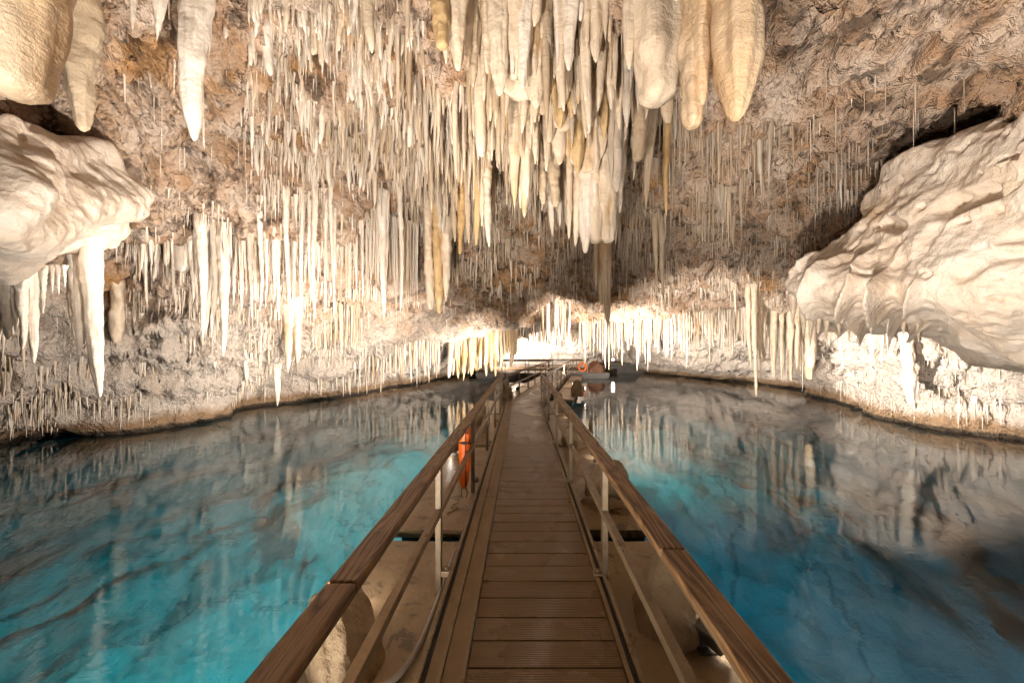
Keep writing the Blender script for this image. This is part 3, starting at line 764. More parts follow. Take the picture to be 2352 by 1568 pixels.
LE = 'long white icicle in the curtain along the left wall'; GE = 'icicles of the left wall'
for u, v, w in ((337, 701, 9), (384, 640, 12), (400, 680, 10), (465, 775, 22), (478, 770, 14), (492, 775, 17), (514, 818, 22), (500, 700, 15), (540, 690, 12), (553, 715, 12), (574, 729, 11), (586, 690, 12), (597, 715, 10), (610, 680, 10),
                (640, 736, 12), (630, 690, 10), (658, 743, 11), (675, 725, 9), (695, 715, 11), (690, 660, 8), (723, 731, 12), (712, 690, 9), (749, 720, 9), (761, 725, 9), (770, 690, 8), (440, 690, 14), (455, 650, 18), (360, 640, 14), (310, 620, 12), (285, 600, 14)):
    hero(u, v, 7.2 + rng.uniform(-.2, .5), w, 'white', LE, GE, vtop=545 + rng.uniform(-15, 15))
hero(665, 858, 10.2, 28, 'cream', 'broad cream drapery point hanging from the left rock shelf', None, vtop=760, style='cone', flute=.2, lobes=2)
hero(635, 932, 11.0, 17, 'white', 'white stalactite below the shelf touching the dark water line on the left', None, vtop=830)
# --- right side
LF = 'long cream stalactite standing out of the far right fringe'; GF = 'long stalactites of the right fringe'
hero(1734, 913, 12.0, 12, 'cream', 'longest cream stalactite of the right fringe, its tip just above the water', None, vtop=700, style='icicle')
for u, v, w, Y in ((1746, 869, 10, 12.1), (1817, 876, 14, 11.5), (1796, 872, 9, 11.6), (1780, 850, 14, 11.8), (1720, 840, 12, 12.2), (1755, 830, 14, 12.2), (1832, 850, 14, 11.3)): hero(u, v, Y, w, 'cream', LF, GF, vtop=705)
hero(1862, 872, 11.0, 18, 'cream', 'blunt cream column at the right end of the right fringe', None, vtop=720, style='column')
hero(2084, 928, 8.0, 19, 'white', 'solitary blunt white column below the right flowstone mass', None, vtop=745, style='column')
LG = 'small white icicle under the right flowstone mass'; GG = 'small icicles under the right mass'
for u, v, w in ((1998, 800, 9), (2010, 815, 7), (2024, 838, 9), (2035, 800, 7), (1975, 790, 10), (1965, 775, 12), (2050, 800, 8), (1945, 770, 10), (2000, 850, 6), (1932, 850, 8)): hero(u, v, 8.2, w, 'white', LG, GG, vtop=725)
LH = 'slanting cream rib on the face of the right flowstone mass'; GH = 'ribs on the right mass'
for u, v, w, Y in ((1822, 745, 14, 6.6), (1845, 775, 16, 6.7), (1862, 800, 14, 6.8), (1880, 770, 18, 6.5), (1900, 782, 15, 6.4), (1925, 770, 18, 6.3), (1948, 785, 14, 6.3), (1970, 765, 16, 6.2), (2000, 772, 14, 6.1), (2040, 768, 18, 5.9), (2075, 775, 14, 5.8), (2110, 790, 14, 5.7)):
    hero(u, v, Y, w, 'cream', 'cream tooth along the lower edge of the right flowstone mass', 'teeth of the right mass', vtop=690, style='cone', snap=False)
# drips on the right mass: hang from its upper face
for u, v, vt, w, Y in ((2165, 470, 330, 18, 4.5), (2225, 530, 360, 22, 4.1), (2290, 480, 330, 26, 3.75), (2330, 560, 350, 34, 3.5), (2130, 420, 375, 9, 4.8), (2190, 400, 345, 9, 4.3), (2110, 425, 385, 8, 5.0), (2245, 430, 330, 12, 4.0)):
    hero(u, v + 15, Y + .30, w * .85, 'cream', 'cream drip hanging across the upper face of the right flowstone mass', 'drips on the right mass', vtop=vt + 45, style='cone', snap=False)

# --- fringes: shared shapes, each an object
TPL = {}
def tpl(style, k):
    key = (style, k)
    if key not in TPL:
        V, q, tr = stal_template(1.0, 1.0 * .04, 9, 14, 500 + k * 13 + hash(style) % 7 if False else 500 + k * 13 + len(style), style, .16, .03)
        TPL[key] = (V, q, tr, {})
    return TPL[key]
def small(x, y, ztip, L, r, style, mat, label, group, k):
    V, q, tr, ms = tpl(style, k)
    if mat not in ms:
        me = mesh_np('stalactite', V, q, True, tr); me.materials.append(M[mat]); ms[mat] = me
    o = bpy.data.objects.new('stalactite', ms[mat]); C.objects.link(o)
    o.location = (x, y, ztip + L); o.scale = (r / .04, r / .04, L); o.rotation_euler = (0, 0, random.uniform(0, 6.28))
    tag(o, label, CAT, group); stal_count[0] += 1
    return o
def poly_at(pts, s):
    """point along a polyline of (u, v, Y)"""
    n = len(pts) - 1; t = s * n; i = min(int(t), n - 1); f = t - i
    return [a + (b - a) * f for a, b in zip(pts[i], pts[i + 1])]
extra = []     # what is past the count: joined as one mass (x, y, ztop, L, r, style, tone)
def fringe(pts, n, lens, rads, mats, label, group, style=('icicle', 'column', 'blunt'), depth=.8, solo=True, lift=.25):
    for i in range(n):
        s = (i + random.random()) / n
        u, v, Y = poly_at(pts, s)
        Y += random.uniform(0, depth)
        p = at(u, v, Y); L = random.uniform(*lens) * random.uniform(.7, 1.1); r = random.uniform(*rads)
        zt = p.z
        cz = ceil_z(p.x, p.y)
        root = max(min(cz + .5, zt + 1.2), zt + lift)
        tip = max(zt - L, .06)
        st = random.choice(style)
        if solo: small(p.x, p.y, tip, root - tip, r, st, random.choice(mats), label, group, i % 5)
        else: extra.append((p.x, p.y, root, root - tip, r, st, random.choice(mats)))
FR = [(1330, 748, 20.5), (1420, 740, 18.5), (1500, 728, 17), (1600, 716, 15), (1700, 708, 13.5), (1780, 712, 12.5), (1860, 735, 11.8)]
LR = 'pale stalactite in the straight fringe above the far right water'; GR = 'fringe above the right water'
fringe(FR, 85, (1.3, 2.6), (.030, .060), ('white', 'cream', 'cream'), LR, GR)
FLs = [(625, 800, 12.4), (720, 806, 12.8), (820, 812, 13.4), (920, 800, 14.4), (1010, 790, 15.8)]
LL = 'cream stalactite in the fringe under the long left shelf'; GL = 'fringe under the left shelf'
fringe(FLs, 52, (1.0, 1.9), (.035, .065), ('white', 'cream', 'cream'), LL, GL)
FH = [(1035, 785, 16.2), (1080, 775, 16.8), (1130, 765, 17.6), (1185, 752, 18.8)]
LHn = 'thick honey-coloured organ-pipe stalactite left of the boardwalk bend'; GHn = 'organ-pipe stalactites by the bend'
fringe(FH, 26, (1.4, 2.2), (.07, .15), ('ochre', 'cream', 'ochre', 'tan'), LHn, GHn, style=('column', 'blunt'), depth=.5)
FC = [(1245, 735, 18.5), (1275, 735, 18), (1310, 742, 18.5)]
LX = 'blown-out white stalactite under the lamp beyond the boardwalk bend'; GX_ = 'blown-out stalactites over the bend'
fringe(FC, 14, (.8, 1.9), (.05, .10), ('cream', 'white'), LX, GX_, depth=1.2)
# left field of the near ceiling
LA = 'bright white stalactite in the dense field on the upper left ceiling'; GA = 'field on the upper left ceiling'
room = max(0, 296 - stal_count[0])
for i in range(room):
    for _ in range(20):
        x, y = random.uniform(-4.6, -.7), random.uniform(3.4, 7.2)
        if abs(x / y) < .95: break
    cz = ceil_z(x, y); L = random.uniform(.25, .75) * random.uniform(.7, 1.3)
    small(x, y, cz - L, L + .35, random.uniform(.028, .062), random.choice(('cone', 'icicle', 'blunt')), random.choice(('white', 'cream', 'white')), LA, GA, i % 5)

# ------------------------------------------------------------------ the rest of the fringe and the straws: joined masses
def clumps(n, x0, x1, y0, y1, lens, rads, mats, per=(4, 12), spread=.22, cond=None, zmin=1.5):
    """bunches that share a root, big ones in the middle"""
    for _ in range(n):
        cx_, cy_ = random.uniform(x0, x1), random.uniform(y0, y1)
        if cond and not cond(cx_, cy_): continue
        big = random.uniform(.5, 1.15)
        for k in range(random.randint(*per)):
            d = abs(random.gauss(0, spread)); a = random.uniform(0, 6.28)
            x, y = cx_ + d * math.cos(a), cy_ + d * math.sin(a); cz = ceil_z(x, y)
            if cz < zmin: continue
            f = big * max(.25, 1 - d / spread * .45) * random.uniform(.6, 1.2)
            L = random.uniform(*lens) * f; r = random.uniform(*rads) * f
            extra.append((x, y, cz + .25, L + .25, r, random.choice(('cone', 'icicle', 'blunt', 'cone')), random.choice(mats)))
def scatter(n, x0, x1, y0, y1, lens, rads, styles, mats, cond=None, zmin=.5):
    k = 0; tries = 0
    while k < n and tries < n * 30:
        tries += 1
        x, y = random.uniform(x0, x1), random.uniform(y0, y1)
        if cond and not cond(x, y): continue
        if x / y < -.80 and y < 6.6 and random.random() < .88: continue      # bare rock upper left
        if x / y > .55 and y < 5.6 and random.random() < .8: continue
        if perl2(x * 1.3, y * 1.3) < random.uniform(-.15, .35): continue
        cz = ceil_z(x, y)
        if cz < zmin: continue
        L = min(random.uniform(*lens) * random.uniform(.5, 1.2), cz - .1)
        extra.append((x, y, cz + .28, L + .28, random.uniform(*rads), random.choice(styles), random.choice(mats))); k += 1
_pc = {}
_pn = fbm(np.stack(np.meshgrid(np.linspace(-20, 20, 161), np.linspace(-5, 35, 161)) + [np.zeros((161, 161))], -1), 2)
def perl2(x, y): return float(_pn[int((y + 5) * 4) % 161, int((x + 20) * 4) % 161])
inview = lambda x, y: abs(x / max(y, .1)) < 1.7
clumps(210, -4.8, -.4, 3.2, 7.6, (.22, .70), (.035, .085), ('white', 'white', 'cream'), cond=lambda x, y: x / y > -.82 and not (x > -1.3 and y < 5.2))
clumps(110, -3.0, .4, 5.5, 10.5, (.35, .95), (.04, .09), ('tan', 'cream', 'grey'))
clumps(70, -8.0, -3.5, 6.6, 10.5, (.3, .9), (.03, .06), ('white', 'white', 'cream'))
clumps(60, 1.0, 5.0, 5.5, 11.0, (.4, 1.1), (.025, .06), ('tan', 'grey', 'tan'))
scatter(800, -5.2, -.3, 3.0, 7.8, (.08, .40), (.010, .028), ('cone', 'icicle'), ('white', 'grey', 'cream'))
scatter(700, -3.4, .6, 5.5, 11.5, (.2, .8), (.016, .04), ('cone', 'icicle', 'blunt'), ('tan', 'grey', 'cream', 'tan'))
scatter(50, -.6, 1.9, 3.6, 5.4, (.8, 1.8), (.05, .11), ('column', 'blunt', 'blunt'), ('tan', 'cream', 'cream'))
scatter(320, -1.8, 2.2, 4.6, 7.6, (.5, 1.5), (.03, .07), ('cone', 'icicle', 'blunt'), ('tan', 'grey', 'cream'))
scatter(500, .6, 4.5, 5.0, 12.0, (.3, 1.1), (.012, .03), ('cone', 'icicle'), ('tan', 'grey', 'tan'))
scatter(600, -8.5, -4.0, 6.0, 11.5, (.12, .5), (.010, .028), ('cone', 'icicle'), ('white', 'cream', 'white'))
scatter(800, -11.0, -6.5, 6.0, 13.0, (.1, .5), (.014, .036), ('cone', 'icicle'), ('white', 'white', 'cream'), zmin=.35)
scatter(600, 6.5, 12.5, 6.5, 14.0, (.1, .5), (.014, .034), ('cone', 'icicle'), ('white', 'white', 'cream'), zmin=.35)
scatter(700, -6, 9, 11, 20, (.2, .8), (.02, .045), ('cone', 'icicle'), ('cream', 'grey', 'white'))
fringe(FR, 170, (.7, 2.4), (.02, .05), ('white', 'cream'), '', '', depth=2.2, solo=False)
fringe(FLs, 120, (.6, 1.8), (.02, .05), ('white', 'cream'), '', '', depth=2.0, solo=False)
fringe(FH, 30, (1.0, 1.9), (.05, .11), ('ochre', 'tan'), '', '', style=('column',), depth=1.3, solo=False)
LIP = [(290, 530, 7.0), (400, 545, 7.1), (500, 550, 7.2), (620, 555, 7.4), (770, 570, 8.0), (900, 600, 9.0), (960, 610, 9.6)]
fringe(LIP, 190, (.25, 1.5), (.018, .05), ('white', 'white', 'cream'), '', '', style=('icicle', 'cone', 'icicle'), depth=.7, solo=False)
fringe([(700, 640, 10.2), (800, 650, 10.8), (900, 660, 11.4)], 70, (.2, .7), (.02, .04), ('white', 'cream'), '', '', depth=.8, solo=False)
fringe([(690, 760, 11.2), (760, 762, 11.4), (830, 770, 12.0)], 60, (.25, .75), (.02, .05), ('cream', 'tan'), '', '', depth=.4, solo=False)
fringe([(1180, 760, 21), (1260, 770, 24), (1340, 768, 24)], 50, (.3, .9), (.03, .07), ('cream', 'white'), '', '', depth=4, solo=False)

def build_mass(name, items, label, cat):
    by = {}
    for it in items: by.setdefault(it[6], []).append(it)
    Vs, Qs, Ts, mi = [], [], [], []; off = 0
    mats = list(by)
    lows = {}
    qm, tm = [], []
    for m in mats:
        for (x, y, zt, L, r, st, _) in by[m]:
            k = random.randrange(8)
            key = (st, k)
            if key not in lows: lows[key] = stal_template(1.0, .04, 7, 13 if st != 'straw' else 4, 900 + k * 7 + len(st), st, .18, .02)
            V, q, tr = lows[key]
            a = random.uniform(0, 6.28); ca, sa = math.cos(a), math.sin(a); s = r / .04
            W = np.stack([(V[:, 0] * ca - V[:, 1] * sa) * s + x, (V[:, 0] * sa + V[:, 1] * ca) * s + y, V[:, 2] * L + zt], -1)
            Vs.append(W); Qs.append(q + off); Ts.append(tr + off); off += len(V)
            qm.append(np.full(len(q), mats.index(m))); tm.append(np.full(len(tr), mats.index(m)))
    me = mesh_np(name, np.concatenate(Vs), np.concatenate(Qs), True, np.concatenate(Ts))
    for m in mats: me.materials.append(M[m])
    me.polygons.foreach_set('material_index', np.concatenate(qm + tm).astype(np.int32))
    o = link(name, me, None); tag(o, label, cat, kind='stuff'); return o
build_mass('stalactite_growth', extra, 'countless small stalactites crowding the ceiling between the larger ones', 'stalactites')
straws = extra; extra = []
scatter(1700, .3, 7.5, 4.0, 13.0, (.15, .75), (.004, .008), ('straw',), ('grey', 'tan', 'grey', 'white'))
scatter(1500, -11, -3.5, 4.5, 13.0, (.12, .6), (.004, .008), ('straw',), ('white', 'white', 'grey'))
scatter(600, -4, 1, 4.0, 11.0, (.12, .6), (.004, .008), ('straw',), ('grey', 'white', 'tan'))
scatter(900, 6.5, 13, 6.0, 16.0, (.1, .4), (.005, .009), ('straw',), ('white',), zmin=.3)
scatter(700, 1, 9, 11, 17, (.15, .55), (.006, .010), ('straw',), ('white', 'cream'))
build_mass('straw_growth', extra, 'fine hair-thin white straws hanging from the ceiling and walls', 'straws')

# ------------------------------------------------------------------ boardwalk
def boardwalk(name, label, A, B, xl, xr, side_l, side_r, zoff=0.0):
    """A to B on the ground; local y runs along it, x across"""
    A, B = Vector((*A, DECK + zoff)), Vector((*B, DECK + zoff)); L = (B - A).length
    rz = math.atan2(-(B - A).x, (B - A).y)
    root = empty(name, A, rz); tag(root, label, 'boardwalk')
    pitch = .17; n = int(L / pitch)
    mb = MB(); mb.box((xl, .003, -.028), (xr, pitch - .004, 0), .003)
    b0 = mb.build('deck_board', M['deck'], root)
    for i in range(1, n):
        o = b0.copy(); C.objects.link(o); o.parent = root
        o.location = (random.uniform(-.002, .002), i * pitch, random.uniform(-.0015, .0015)); o.rotation_euler = (0, 0, random.uniform(-.002, .002))
    MB().box((xl + .02, 0, -.20), (xr - .02, L, -.034)).build('bearer', M['float'], root)
    # left: wide side plank with two raised ribs, then a black gap and the edge strip
    k = 0
    while k * 2.4 < L:
        y0, y1 = k * 2.4 + .002, min(L, (k + 1) * 2.4) - .002
        MB().box((xl - .125, y0, -.03), (xl - .004, y1, .002), .003).build('side_plank', M['plank'], root)
        MB().box((xl - .205, y0, -.03), (xl - .130, y1, .008), .003).build('side_plank', M['plank'], root)
        k += 1
    MB().box((xl - .022, 0, .0025), (xl - .008, L, .010)).build('rib', M['tube'], root)
    MB().box((xl - .145, 0, -.02), (xl - .128, L, .012)).build('rib', M['tube'], root)
    MB().box((xl - .230, 0, -.05), (xl - .208, L, .0)).build('gap_seal', M['black'], root)
    MB().box((xl - .262, 0, -.16), (xl - .233, L, .018), .004).build('edge_strip', M['tube'], root)
    MB().box((xr + .004, 0, -.03), (xr + .030, L, .010), .003).build('kerb', M['plank'], root)
    MB().box((xr + .033, 0, -.05), (xr + .055, L, .0)).build('gap_seal', M['black'], root)
    MB().box((xr + .058, 0, -.16), (xr + .085, L, .018), .004).build('edge_strip', M['tube'], root)
    return root
boardwalk('boardwalk', 'straight brown ribbed boardwalk leading away between the railings', (0, -.9), (0, 10.9), -.29, .54, .2, .1)
S2A = Vector((.10, 10.55)); S2B = Vector((2.75, 23.4)); d2 = (S2B - S2A).normalized(); n2 = Vector((d2.y, -d2.x))
boardwalk('boardwalk', 'far angled boardwalk turning right beyond the bend', S2A, S2B, -.36, .42, .2, .1, -.006)
def platform(name, label, x0, x1, y0, y1, z):
    root = empty(name, (x0, y0, z)); tag(root, label, 'platform')
    n = int((x1 - x0) / .17)
    mb = MB(); mb.box((.003, 0, -.03), (.166, y1 - y0, 0), .003); b0 = mb.build('deck_board', M['deck'], root)
    for i in range(1, n):
        o = b0.copy(); C.objects.link(o); o.parent = root; o.location = (i * .17, 0, random.uniform(-.002, .002))
    MB().box((0, -.03, -.22), (x1 - x0, -.002, .01), .005).build('fascia', M['float'], root)
    MB().box((.05, .05, -z), (x1 - x0 - .05, y1 - y0, -.035)).build('float', M['float'], root)
    return root
platform('viewing_platform', 'far platform across the end of the boardwalk', -3.2, 6.0, 23.45, 26.0, DECK)
platform('viewing_platform', 'distant platform carrying two star-like lamps on the right', 6.6, 11.4, 28.3, 30.6, .85)

# ------------------------------------------------------------------ railings
def railing(label, A, B, post_s, z=DECK, top=.88, mid=.46, joints=(), group=None, simple=False, inner=1, board_from=0.0):
    A, B = Vector((*A, z)), Vector((*B, z)); L = (B - A).length
    rz = math.atan2(-(B - A).x, (B - A).y)
    root = empty('railing', A, rz); tag(root, label, 'railing', group)
    cuts = [board_from] + [j for j in joints if board_from < j < L] + [L]
    for a, b in zip(cuts[:-1], cuts[1:]):
        m = MB(); m.box((-.053, a + .002, top - .038), (.053, b - .002, top), .009); hb = m.build('handrail_board', M['rail_wood'], root)
    # steel angle under the timber
    m = MB(); m.box((-.030, board_from + .05, top - .078), (.030, L, top - .040), .003); m.build('rail_bearer', M['steel'], root)
    m = MB(); m.box((-.024, board_from + .02, mid - .025), (.024, L, mid + .025), .004); m.build('mid_rail', M['tube'], root)
    for i, s in enumerate(post_s):
        m = MB(); m.box((-.021, s - .028, -.16), (.021, s + .028, mid - .027), .003); m.box((-.021, s - .028, mid + .027), (.021, s + .028, top - .080), .003)
        p = m.build('post', M['steel'], root)
        if not simple:
            m = MB(); m.box((inner * .022, s - .035, -.02), (inner * .085, s + .035, .022), .006) if inner > 0 else m.box((-.085, s - .035, -.02), (-.022, s + .035, .022), .006)
            m.tube([(inner * .055, s, .02), (inner * .055, s, .04)], .014, 8)
            m.build('bracket', M['tube'], p)
    return root
PL = [.77, 2.57, 4.37, 6.17, 7.97, 9.77]
railing('left railing of the straight boardwalk, its handrail end nearest the camera', (-.635, 0), (-.635, 10.8), [s + .03 for s in PL] + [10.75], joints=(1.2, 4.9, 8.3), board_from=.80, inner=1)
railing('right railing of the straight boardwalk with worn swirling wood grain', (.620, -.6), (.620, 10.95), [s + .6 for s in PL] + [11.5], joints=(2.0, 5.2, 8.6), inner=-1)
def off2(s, o): p = S2A + d2 * s + n2 * o; return (p.x, p.y)
L2 = (S2B - S2A).length
railing('left railing of the far angled boardwalk', off2(.25, -.66), off2(L2, -.66), [.1 + k * 1.8 for k in range(8)], joints=(3.6, 7.2, 10.8), inner=1)
railing('right railing of the far angled boardwalk', off2(.45, .56), off2(L2, .56), [.1 + k * 1.8 for k in range(8)], joints=(3.6, 7.2, 10.8), inner=-1)
railing('railing along the front of the far platform left of the boardwalk', (-3.2, 23.5), (2.0, 23.5), [.1, 1.8, 3.4, 5.0], simple=True)
railing('railing along the front of the far platform right of the boardwalk', (3.4, 23.5), (4.6, 23.5), [.1, 1.1], simple=True)
railing('back railing of the far platform', (-3.2, 25.9), (4.6, 25.9), [.1, 1.9, 3.7, 5.5, 7.3], simple=True)
railing('railing of the distant right platform behind its two lamps', (6.6, 30.4), (11.4, 30.4), [.1, 1.6, 3.2, 4.7], z=.85, simple=True)

# ------------------------------------------------------------------ pontoons
def pontoon(x0, x1, y0, y1, label, rz=0, pivot=None):
    c = Vector(((x0 + x1) / 2, (y0 + y1) / 2, 0)) if pivot is None else Vector((*pivot, 0))
    root = empty('pontoon', c, rz); tag(root, label, 'pontoon', 'concrete pontoons beside the boardwalk')
    w, l = (x1 - x0) / 2, (y1 - y0) / 2
    nx_, ny_ = 14, 40
    gx_, gy_ = np.meshgrid(np.linspace(-w, w, nx_), np.linspace(-l, l, ny_))
    h = .205 + fbm(np.stack([gx_ * 2 + c.x, gy_ * 2 + c.y, gx_ * 0], -1), 3) * .012
    V = np.concatenate([np.stack([gx_, gy_, h], -1).reshape(-1, 3), np.stack([gx_, gy_, gx_ * 0 + .13], -1).reshape(-1, 3)])
    I = np.arange(nx_ * ny_).reshape(ny_, nx_); J = I + nx_ * ny_
    q = np.stack([I[:-1, :-1], I[:-1, 1:], I[1:, 1:], I[1:, :-1]], -1).reshape(-1, 4)
    qb = np.stack([J[:-1, :-1], J[1:, :-1], J[1:, 1:], J[:-1, 1:]], -1).reshape(-1, 4)
    ring = np.concatenate([I[0, :], I[1:, -1], I[-1, -2::-1], I[-2:0:-1, 0]]); r2 = np.roll(ring, -1)
    qs = np.stack([r2, ring, ring + nx_ * ny_, r2 + nx_ * ny_], -1)
    link('slab', mesh_np('slab', V, np.concatenate([q, qb, qs]), False), M['concrete'], root)
    MB().box((-w + .08, -l + .08, -.35), (w - .08, l - .08, .128), .02).build('float_block', M['float'], root)
    return root
names = ('nearest', 'second', 'third', 'fourth')
for k in range(4):
    y0 = .35 + k * 3.12; y1 = y0 + 2.92
    if k == 3: y1 = y0 + 2.3
    pontoon(-1.34, -.57, y0, y1, f'{names[k]} brown concrete pontoon slab left of the boardwalk')
    pontoon(.635, 1.36, y0, y1, f'{names[k]} brown concrete pontoon slab right of the boardwalk')
pontoon(-1.34, 1.36, -2.6, .15, 'concrete pontoon slab under the start of the boardwalk')
for k in range(3):
    s = 2.2 + k * 3.6
    for o, side in ((-1.05, 'left'), (1.0, 'right')):
        p = off2(s + 1.6, o)
        pontoon(-.38, .38, 0, 3.4, f'{("first", "middle", "last")[k]} pontoon slab on the {side} of the angled boardwalk', math.atan2(-d2.x, d2.y), p)

# ------------------------------------------------------------------ boulders hiding the lamps
def boulder(loc, size, seed, label, rz=0, lean=(0, 0), facets=.18, mat='boulder', name='boulder', cat='boulder', sub=5, pointy=0.0):
    bm = bmesh.new(); bmesh.ops.create_icosphere(bm, subdivisions=sub, radius=1.0)
    co = np.array([v.co[:] for v in bm.verts], dtype=np.float32)
    rg = np.random.default_rng(seed)
    d = np.ones(len(co)) * 1.0
    for k in range(9):                       # flat faces of a broken rock
        n = rg.normal(size=3); n[2] = abs(n[2]) * .7; n /= np.linalg.norm(n); lim = rg.uniform(.62, .85)
        pr = co @ n; over = np.maximum(pr * d - lim, 0)
        d = np.where(pr > .05, d - over / np.maximum(pr, .05) * .85, d)
    p = co * d[:, None]
    nz = facets * fbm(co * 1.3 + seed, 3) + .05 * fbm(co * 5 + seed, 3) + .02 * fbm(co * 14 + seed, 2)
    p = p * (1 + nz)[:, None]
    p[:, 2] = np.where(p[:, 2] < -.35, -.35, p[:, 2]) + .35
    if pointy: p[:, :2] *= (1 - pointy * p[:, 2:3] / 1.35)
    p = p * np.array(size); p[:, 0] += p[:, 2] * lean[0]; p[:, 1] += p[:, 2] * lean[1]
    for v, c in zip(bm.verts, p): v.co = c
    me = bpy.data.meshes.new(name); bm.to_mesh(me); bm.free()
    me.polygons.foreach_set('use_smooth', np.full(len(me.polygons), True))
    o = link(name, me, M[mat], None, loc, (0, 0, rz)); tag(o, label, cat); return o
boulder((-1.02, 2.02, .17), (.20, .34, .42), 3, 'tan upright boulder on the nearest left pontoon beside the handrail', .5, (-.15, .15))
boulder((.98, 2.42, .17), (.24, .40, .33), 8, 'large brown boulder on the nearest right pontoon hiding a bright lamp', -.2, (.25, .1))
boulder((1.10, 4.25, .17), (.30, .36, .36), 12, 'rounded brown boulder on a flat base on the second right pontoon', .6)
boulder((1.02, 4.0, .175), (.32, .30, .10), 15, 'crumbly brown base lump under the rounded boulder', 0)
boulder((1.0, 6.6, .17), (.26, .36, .30), 19, 'brown boulder at the start of the third right pontoon', .3)
boulder((-1.05, 8.4, .17), (.24, .32, .40), 23, 'dark boulder on the third left pontoon beside a lamp', .3)
boulder((1.12, 10.2, .17), (.22, .25, .42), 27, 'pointed boulder on the fourth right pontoon', .1, pointy=.4)
boulder((-.62, 12.6, .17), (.28, .35, .55), 31, 'tall grey boulder left of the angled boardwalk', .4)
boulder((2.15, 13.6, .17), (.26, .34, .50), 35, 'brown boulder right of the angled boardwalk near the star lamp', .2)
boulder((1.48, 7.4, -.1), (.10, .10, .55), 39, 'little pointed rock poking out of the water right of the railing', 0, pointy=.6, name='rock', cat='rock')
boulder((5.15, 24.1, .33), (.72, .5, .62), 43, 'dark red-brown rock mound on the right end of the far platform', 0, mat='mound', name='flowstone_mound', cat='rock')

# ------------------------------------------------------------------ rescue tube, rope, hose, lifebuoy
rt = empty('rescue_tube', (-.70, 4.15, .36)); tag(rt, 'orange rescue tube with black straps hung on the left railing', 'rescue tube')
def bent(zs, x0, y0): return [(x0 + .02 * math.sin(z * 5), y0 + .01 * math.cos(z * 4), z) for z in zs]
zs = np.linspace(.07, .73, 16)
arch = [(0, -.045, z) for z in np.linspace(.02, .66, 12)] + [(0, -.045 + .105 * (1 - math.cos(a)) / 2, .66 + .06 * math.sin(a)) for a in np.linspace(.3, 2.85, 7)] + [(0, .06, z) for z in np.linspace(.64, .10, 10)]
rad = [.034, .052, .060] + [.064] * (len(arch) - 6) + [.060, .052, .034]
MB().tube(arch, rad, 16).build('foam_body', M['orange'], rt, True)
MB().tube([(.067 * math.cos(a), -.045 + .067 * math.sin(a), .57 + .01 * math.sin(3 * a)) for a in np.linspace(0, 6.28, 18)[:-1]], .008, 6, True).build('strap', M['strap'], rt, True)
MB().tube([(.067 * math.cos(a), .06 + .067 * math.sin(a), .52) for a in np.linspace(0, 6.28, 18)[:-1]], .009, 6, True).build('strap', M['strap'], rt, True)
MB().tube([(.03, -.103, z) for z in np.linspace(.06, .70, 10)], .006, 6).build('strap', M['strap'], rt, True)
MB().box((-.02, -.125, .555), (.05, -.108, .585), .004).build('buckle', M['strap'], rt)
MB().tube([(.035 * math.sin(a), -.035, -.045 - .07 * math.cos(a) * 1.0) for a in np.linspace(.5, 5.8, 16)], .005, 6).build('loop', M['strap'], rt, True)
cord = [(-.05, -.05, .32), (-.055, -.05, .1), (-.06, -.06, -.08), (-.06, -.07, -.14), (-.09, -.10, -.148), (-.13, -.16, -.148), (-.10, -.22, -.148), (-.05, -.17, -.148), (-.09, -.28, -.148), (-.15, -.33, -.148), (-.10, -.37, -.148)]
def smooth_path(pts, n=6):
    a = np.array(pts, float); out = []
    for i in range(len(a) - 1):
        p0, p1, p2, p3 = a[max(i - 1, 0)], a[i], a[i + 1], a[min(i + 2, len(a) - 1)]
        for k in range(n):
            t = k / n
            out.append(tuple(.5 * (2 * p1 + (p2 - p0) * t + (2 * p0 - 5 * p1 + 4 * p2 - p3) * t * t + (3 * p1 - p0 - 3 * p2 + p3) * t ** 3)))
    return out + [tuple(a[-1])]
MB().tube(smooth_path(cord), .007, 6).build('cord', M['rope'], rt, True)

hp = [(-.60, 3.05, .24), (-.605, 2.75, .23), (-.612, 2.4, .232), (-.63, 2.1, .232), (-.68, 1.92, .230), (-.76, 1.84, .230), (-.86, 1.84, .230)]
ho = MB().tube(smooth_path(hp, 14), .017, 12).build('hose', M['hose'], None, True); tag(ho, 'grey ribbed hose curled on the nearest left pontoon', 'hose')
sc_ = MB().tube(smooth_path([(-.80, 1.62, .218), (-.76, 1.60, .219), (-.72, 1.63, .22), (-.75, 1.68, .221), (-.79, 1.66, .223), (-.77, 1.58, .222), (-.82, 1.56, .218)], 6), .011, 8).build('rope_scrap', M['rope'], None, True)
tag(sc_, 'small knotted scrap of pale rope lying on the nearest left pontoon', 'rope')

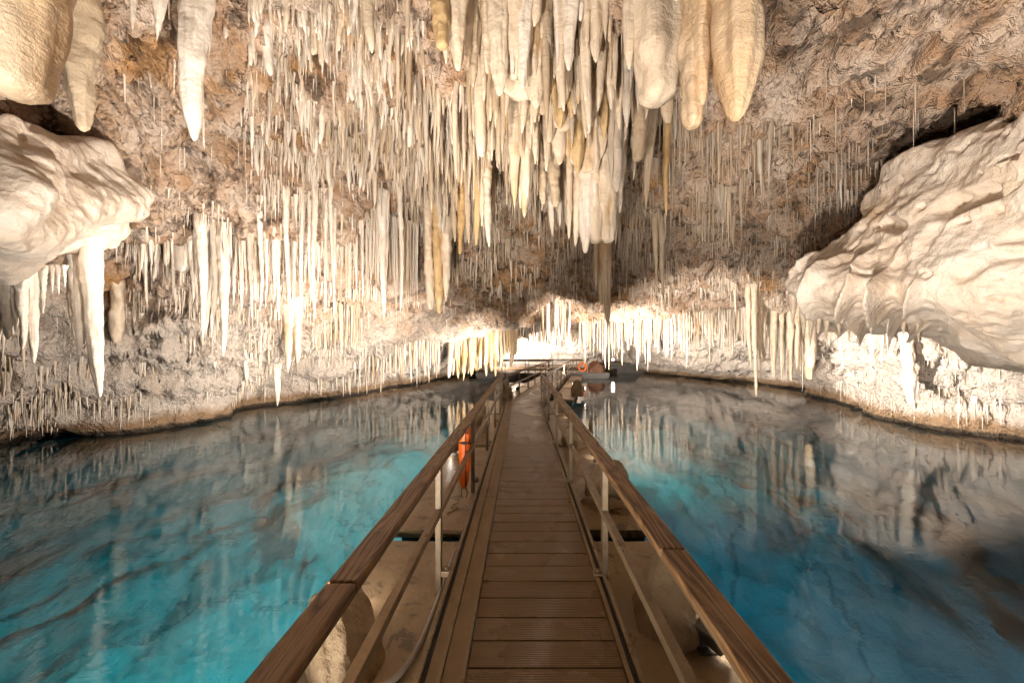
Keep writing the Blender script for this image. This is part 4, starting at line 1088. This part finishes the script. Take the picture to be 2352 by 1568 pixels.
lb = empty('lifebuoy', (4.12, 23.40, .78)); tag(lb, 'orange ring lifebuoy hung on the far platform railing', 'lifebuoy')
MB().tube([(.26 * math.cos(a), 0, .26 * math.sin(a)) for a in np.linspace(0, 2 * math.pi, 33)[:-1]], .065, 12, True).build('ring', M['orange'], lb, True)
for a in (.8, 2.35, 3.9, 5.5):
    c = Vector((.26 * math.cos(a), 0, .26 * math.sin(a))); r = Vector((math.cos(a), 0, math.sin(a)))
    MB().tube([c + (r * math.cos(t) + Vector((0, 1, 0)) * math.sin(t)) * .068 for t in np.linspace(0, 2 * math.pi, 15)[:-1]], .012, 6, True).build('band', M['rope'], lb, True)
# each of these can be told by its place in its row
def nth(k, n):
    w = ('first', 'second', 'third', 'fourth', 'fifth', 'sixth', 'seventh', 'eighth', 'ninth', 'tenth', 'eleventh', 'twelfth', 'thirteenth', 'fourteenth', 'fifteenth')
    if k == 0: return 'leftmost'
    if k == n - 1: return 'rightmost'
    return w[k] + ' from left' if k < (n + 1) // 2 else w[n - 1 - k] + ' from right'
for grp, txt in ((G1, '%s stalactite by its tip among the crowded ones of the central cluster'), ('icicles of the left wall', '%s long white icicle in the curtain along the left wall'), ('short icicles at the left edge', '%s short white icicle at the left edge under the jutting rock'),
                 ('drips on the right mass', '%s cream drip across the upper face of the right flowstone mass'), ('teeth of the right mass', '%s cream tooth along the lower edge of the right flowstone mass'),
                 ('column-like stalactites left of the cluster', '%s tall column-like stalactite in the group left of the central cluster'),
                 ('three long joined columns', '%s of three long joined columns left of the ochre ceiling rock'), ('small icicles under the right mass', '%s small white icicle behind the right flowstone mass'),
                 ('long stalactites of the right fringe', '%s long cream stalactite standing out of the right fringe'), ('organ-pipe stalactites by the bend', '%s thick honey-coloured organ-pipe stalactite left of the boardwalk bend'),
                 ('blown-out stalactites over the bend', '%s blown-out white stalactite beyond the boardwalk bend'), ('ochre stalactites of the cluster', '%s narrow ochre stalactite packed in the central cluster')):
    os_ = sorted((o for o in C.objects if o.get('group') == grp and o.get('category')), key=lambda o: o.location.x / o.location.y)
    for k, o in enumerate(os_): o['label'] = txt % nth(k, len(os_))
print('stalactites', stal_count[0], 'extra', len(straws), len(extra))
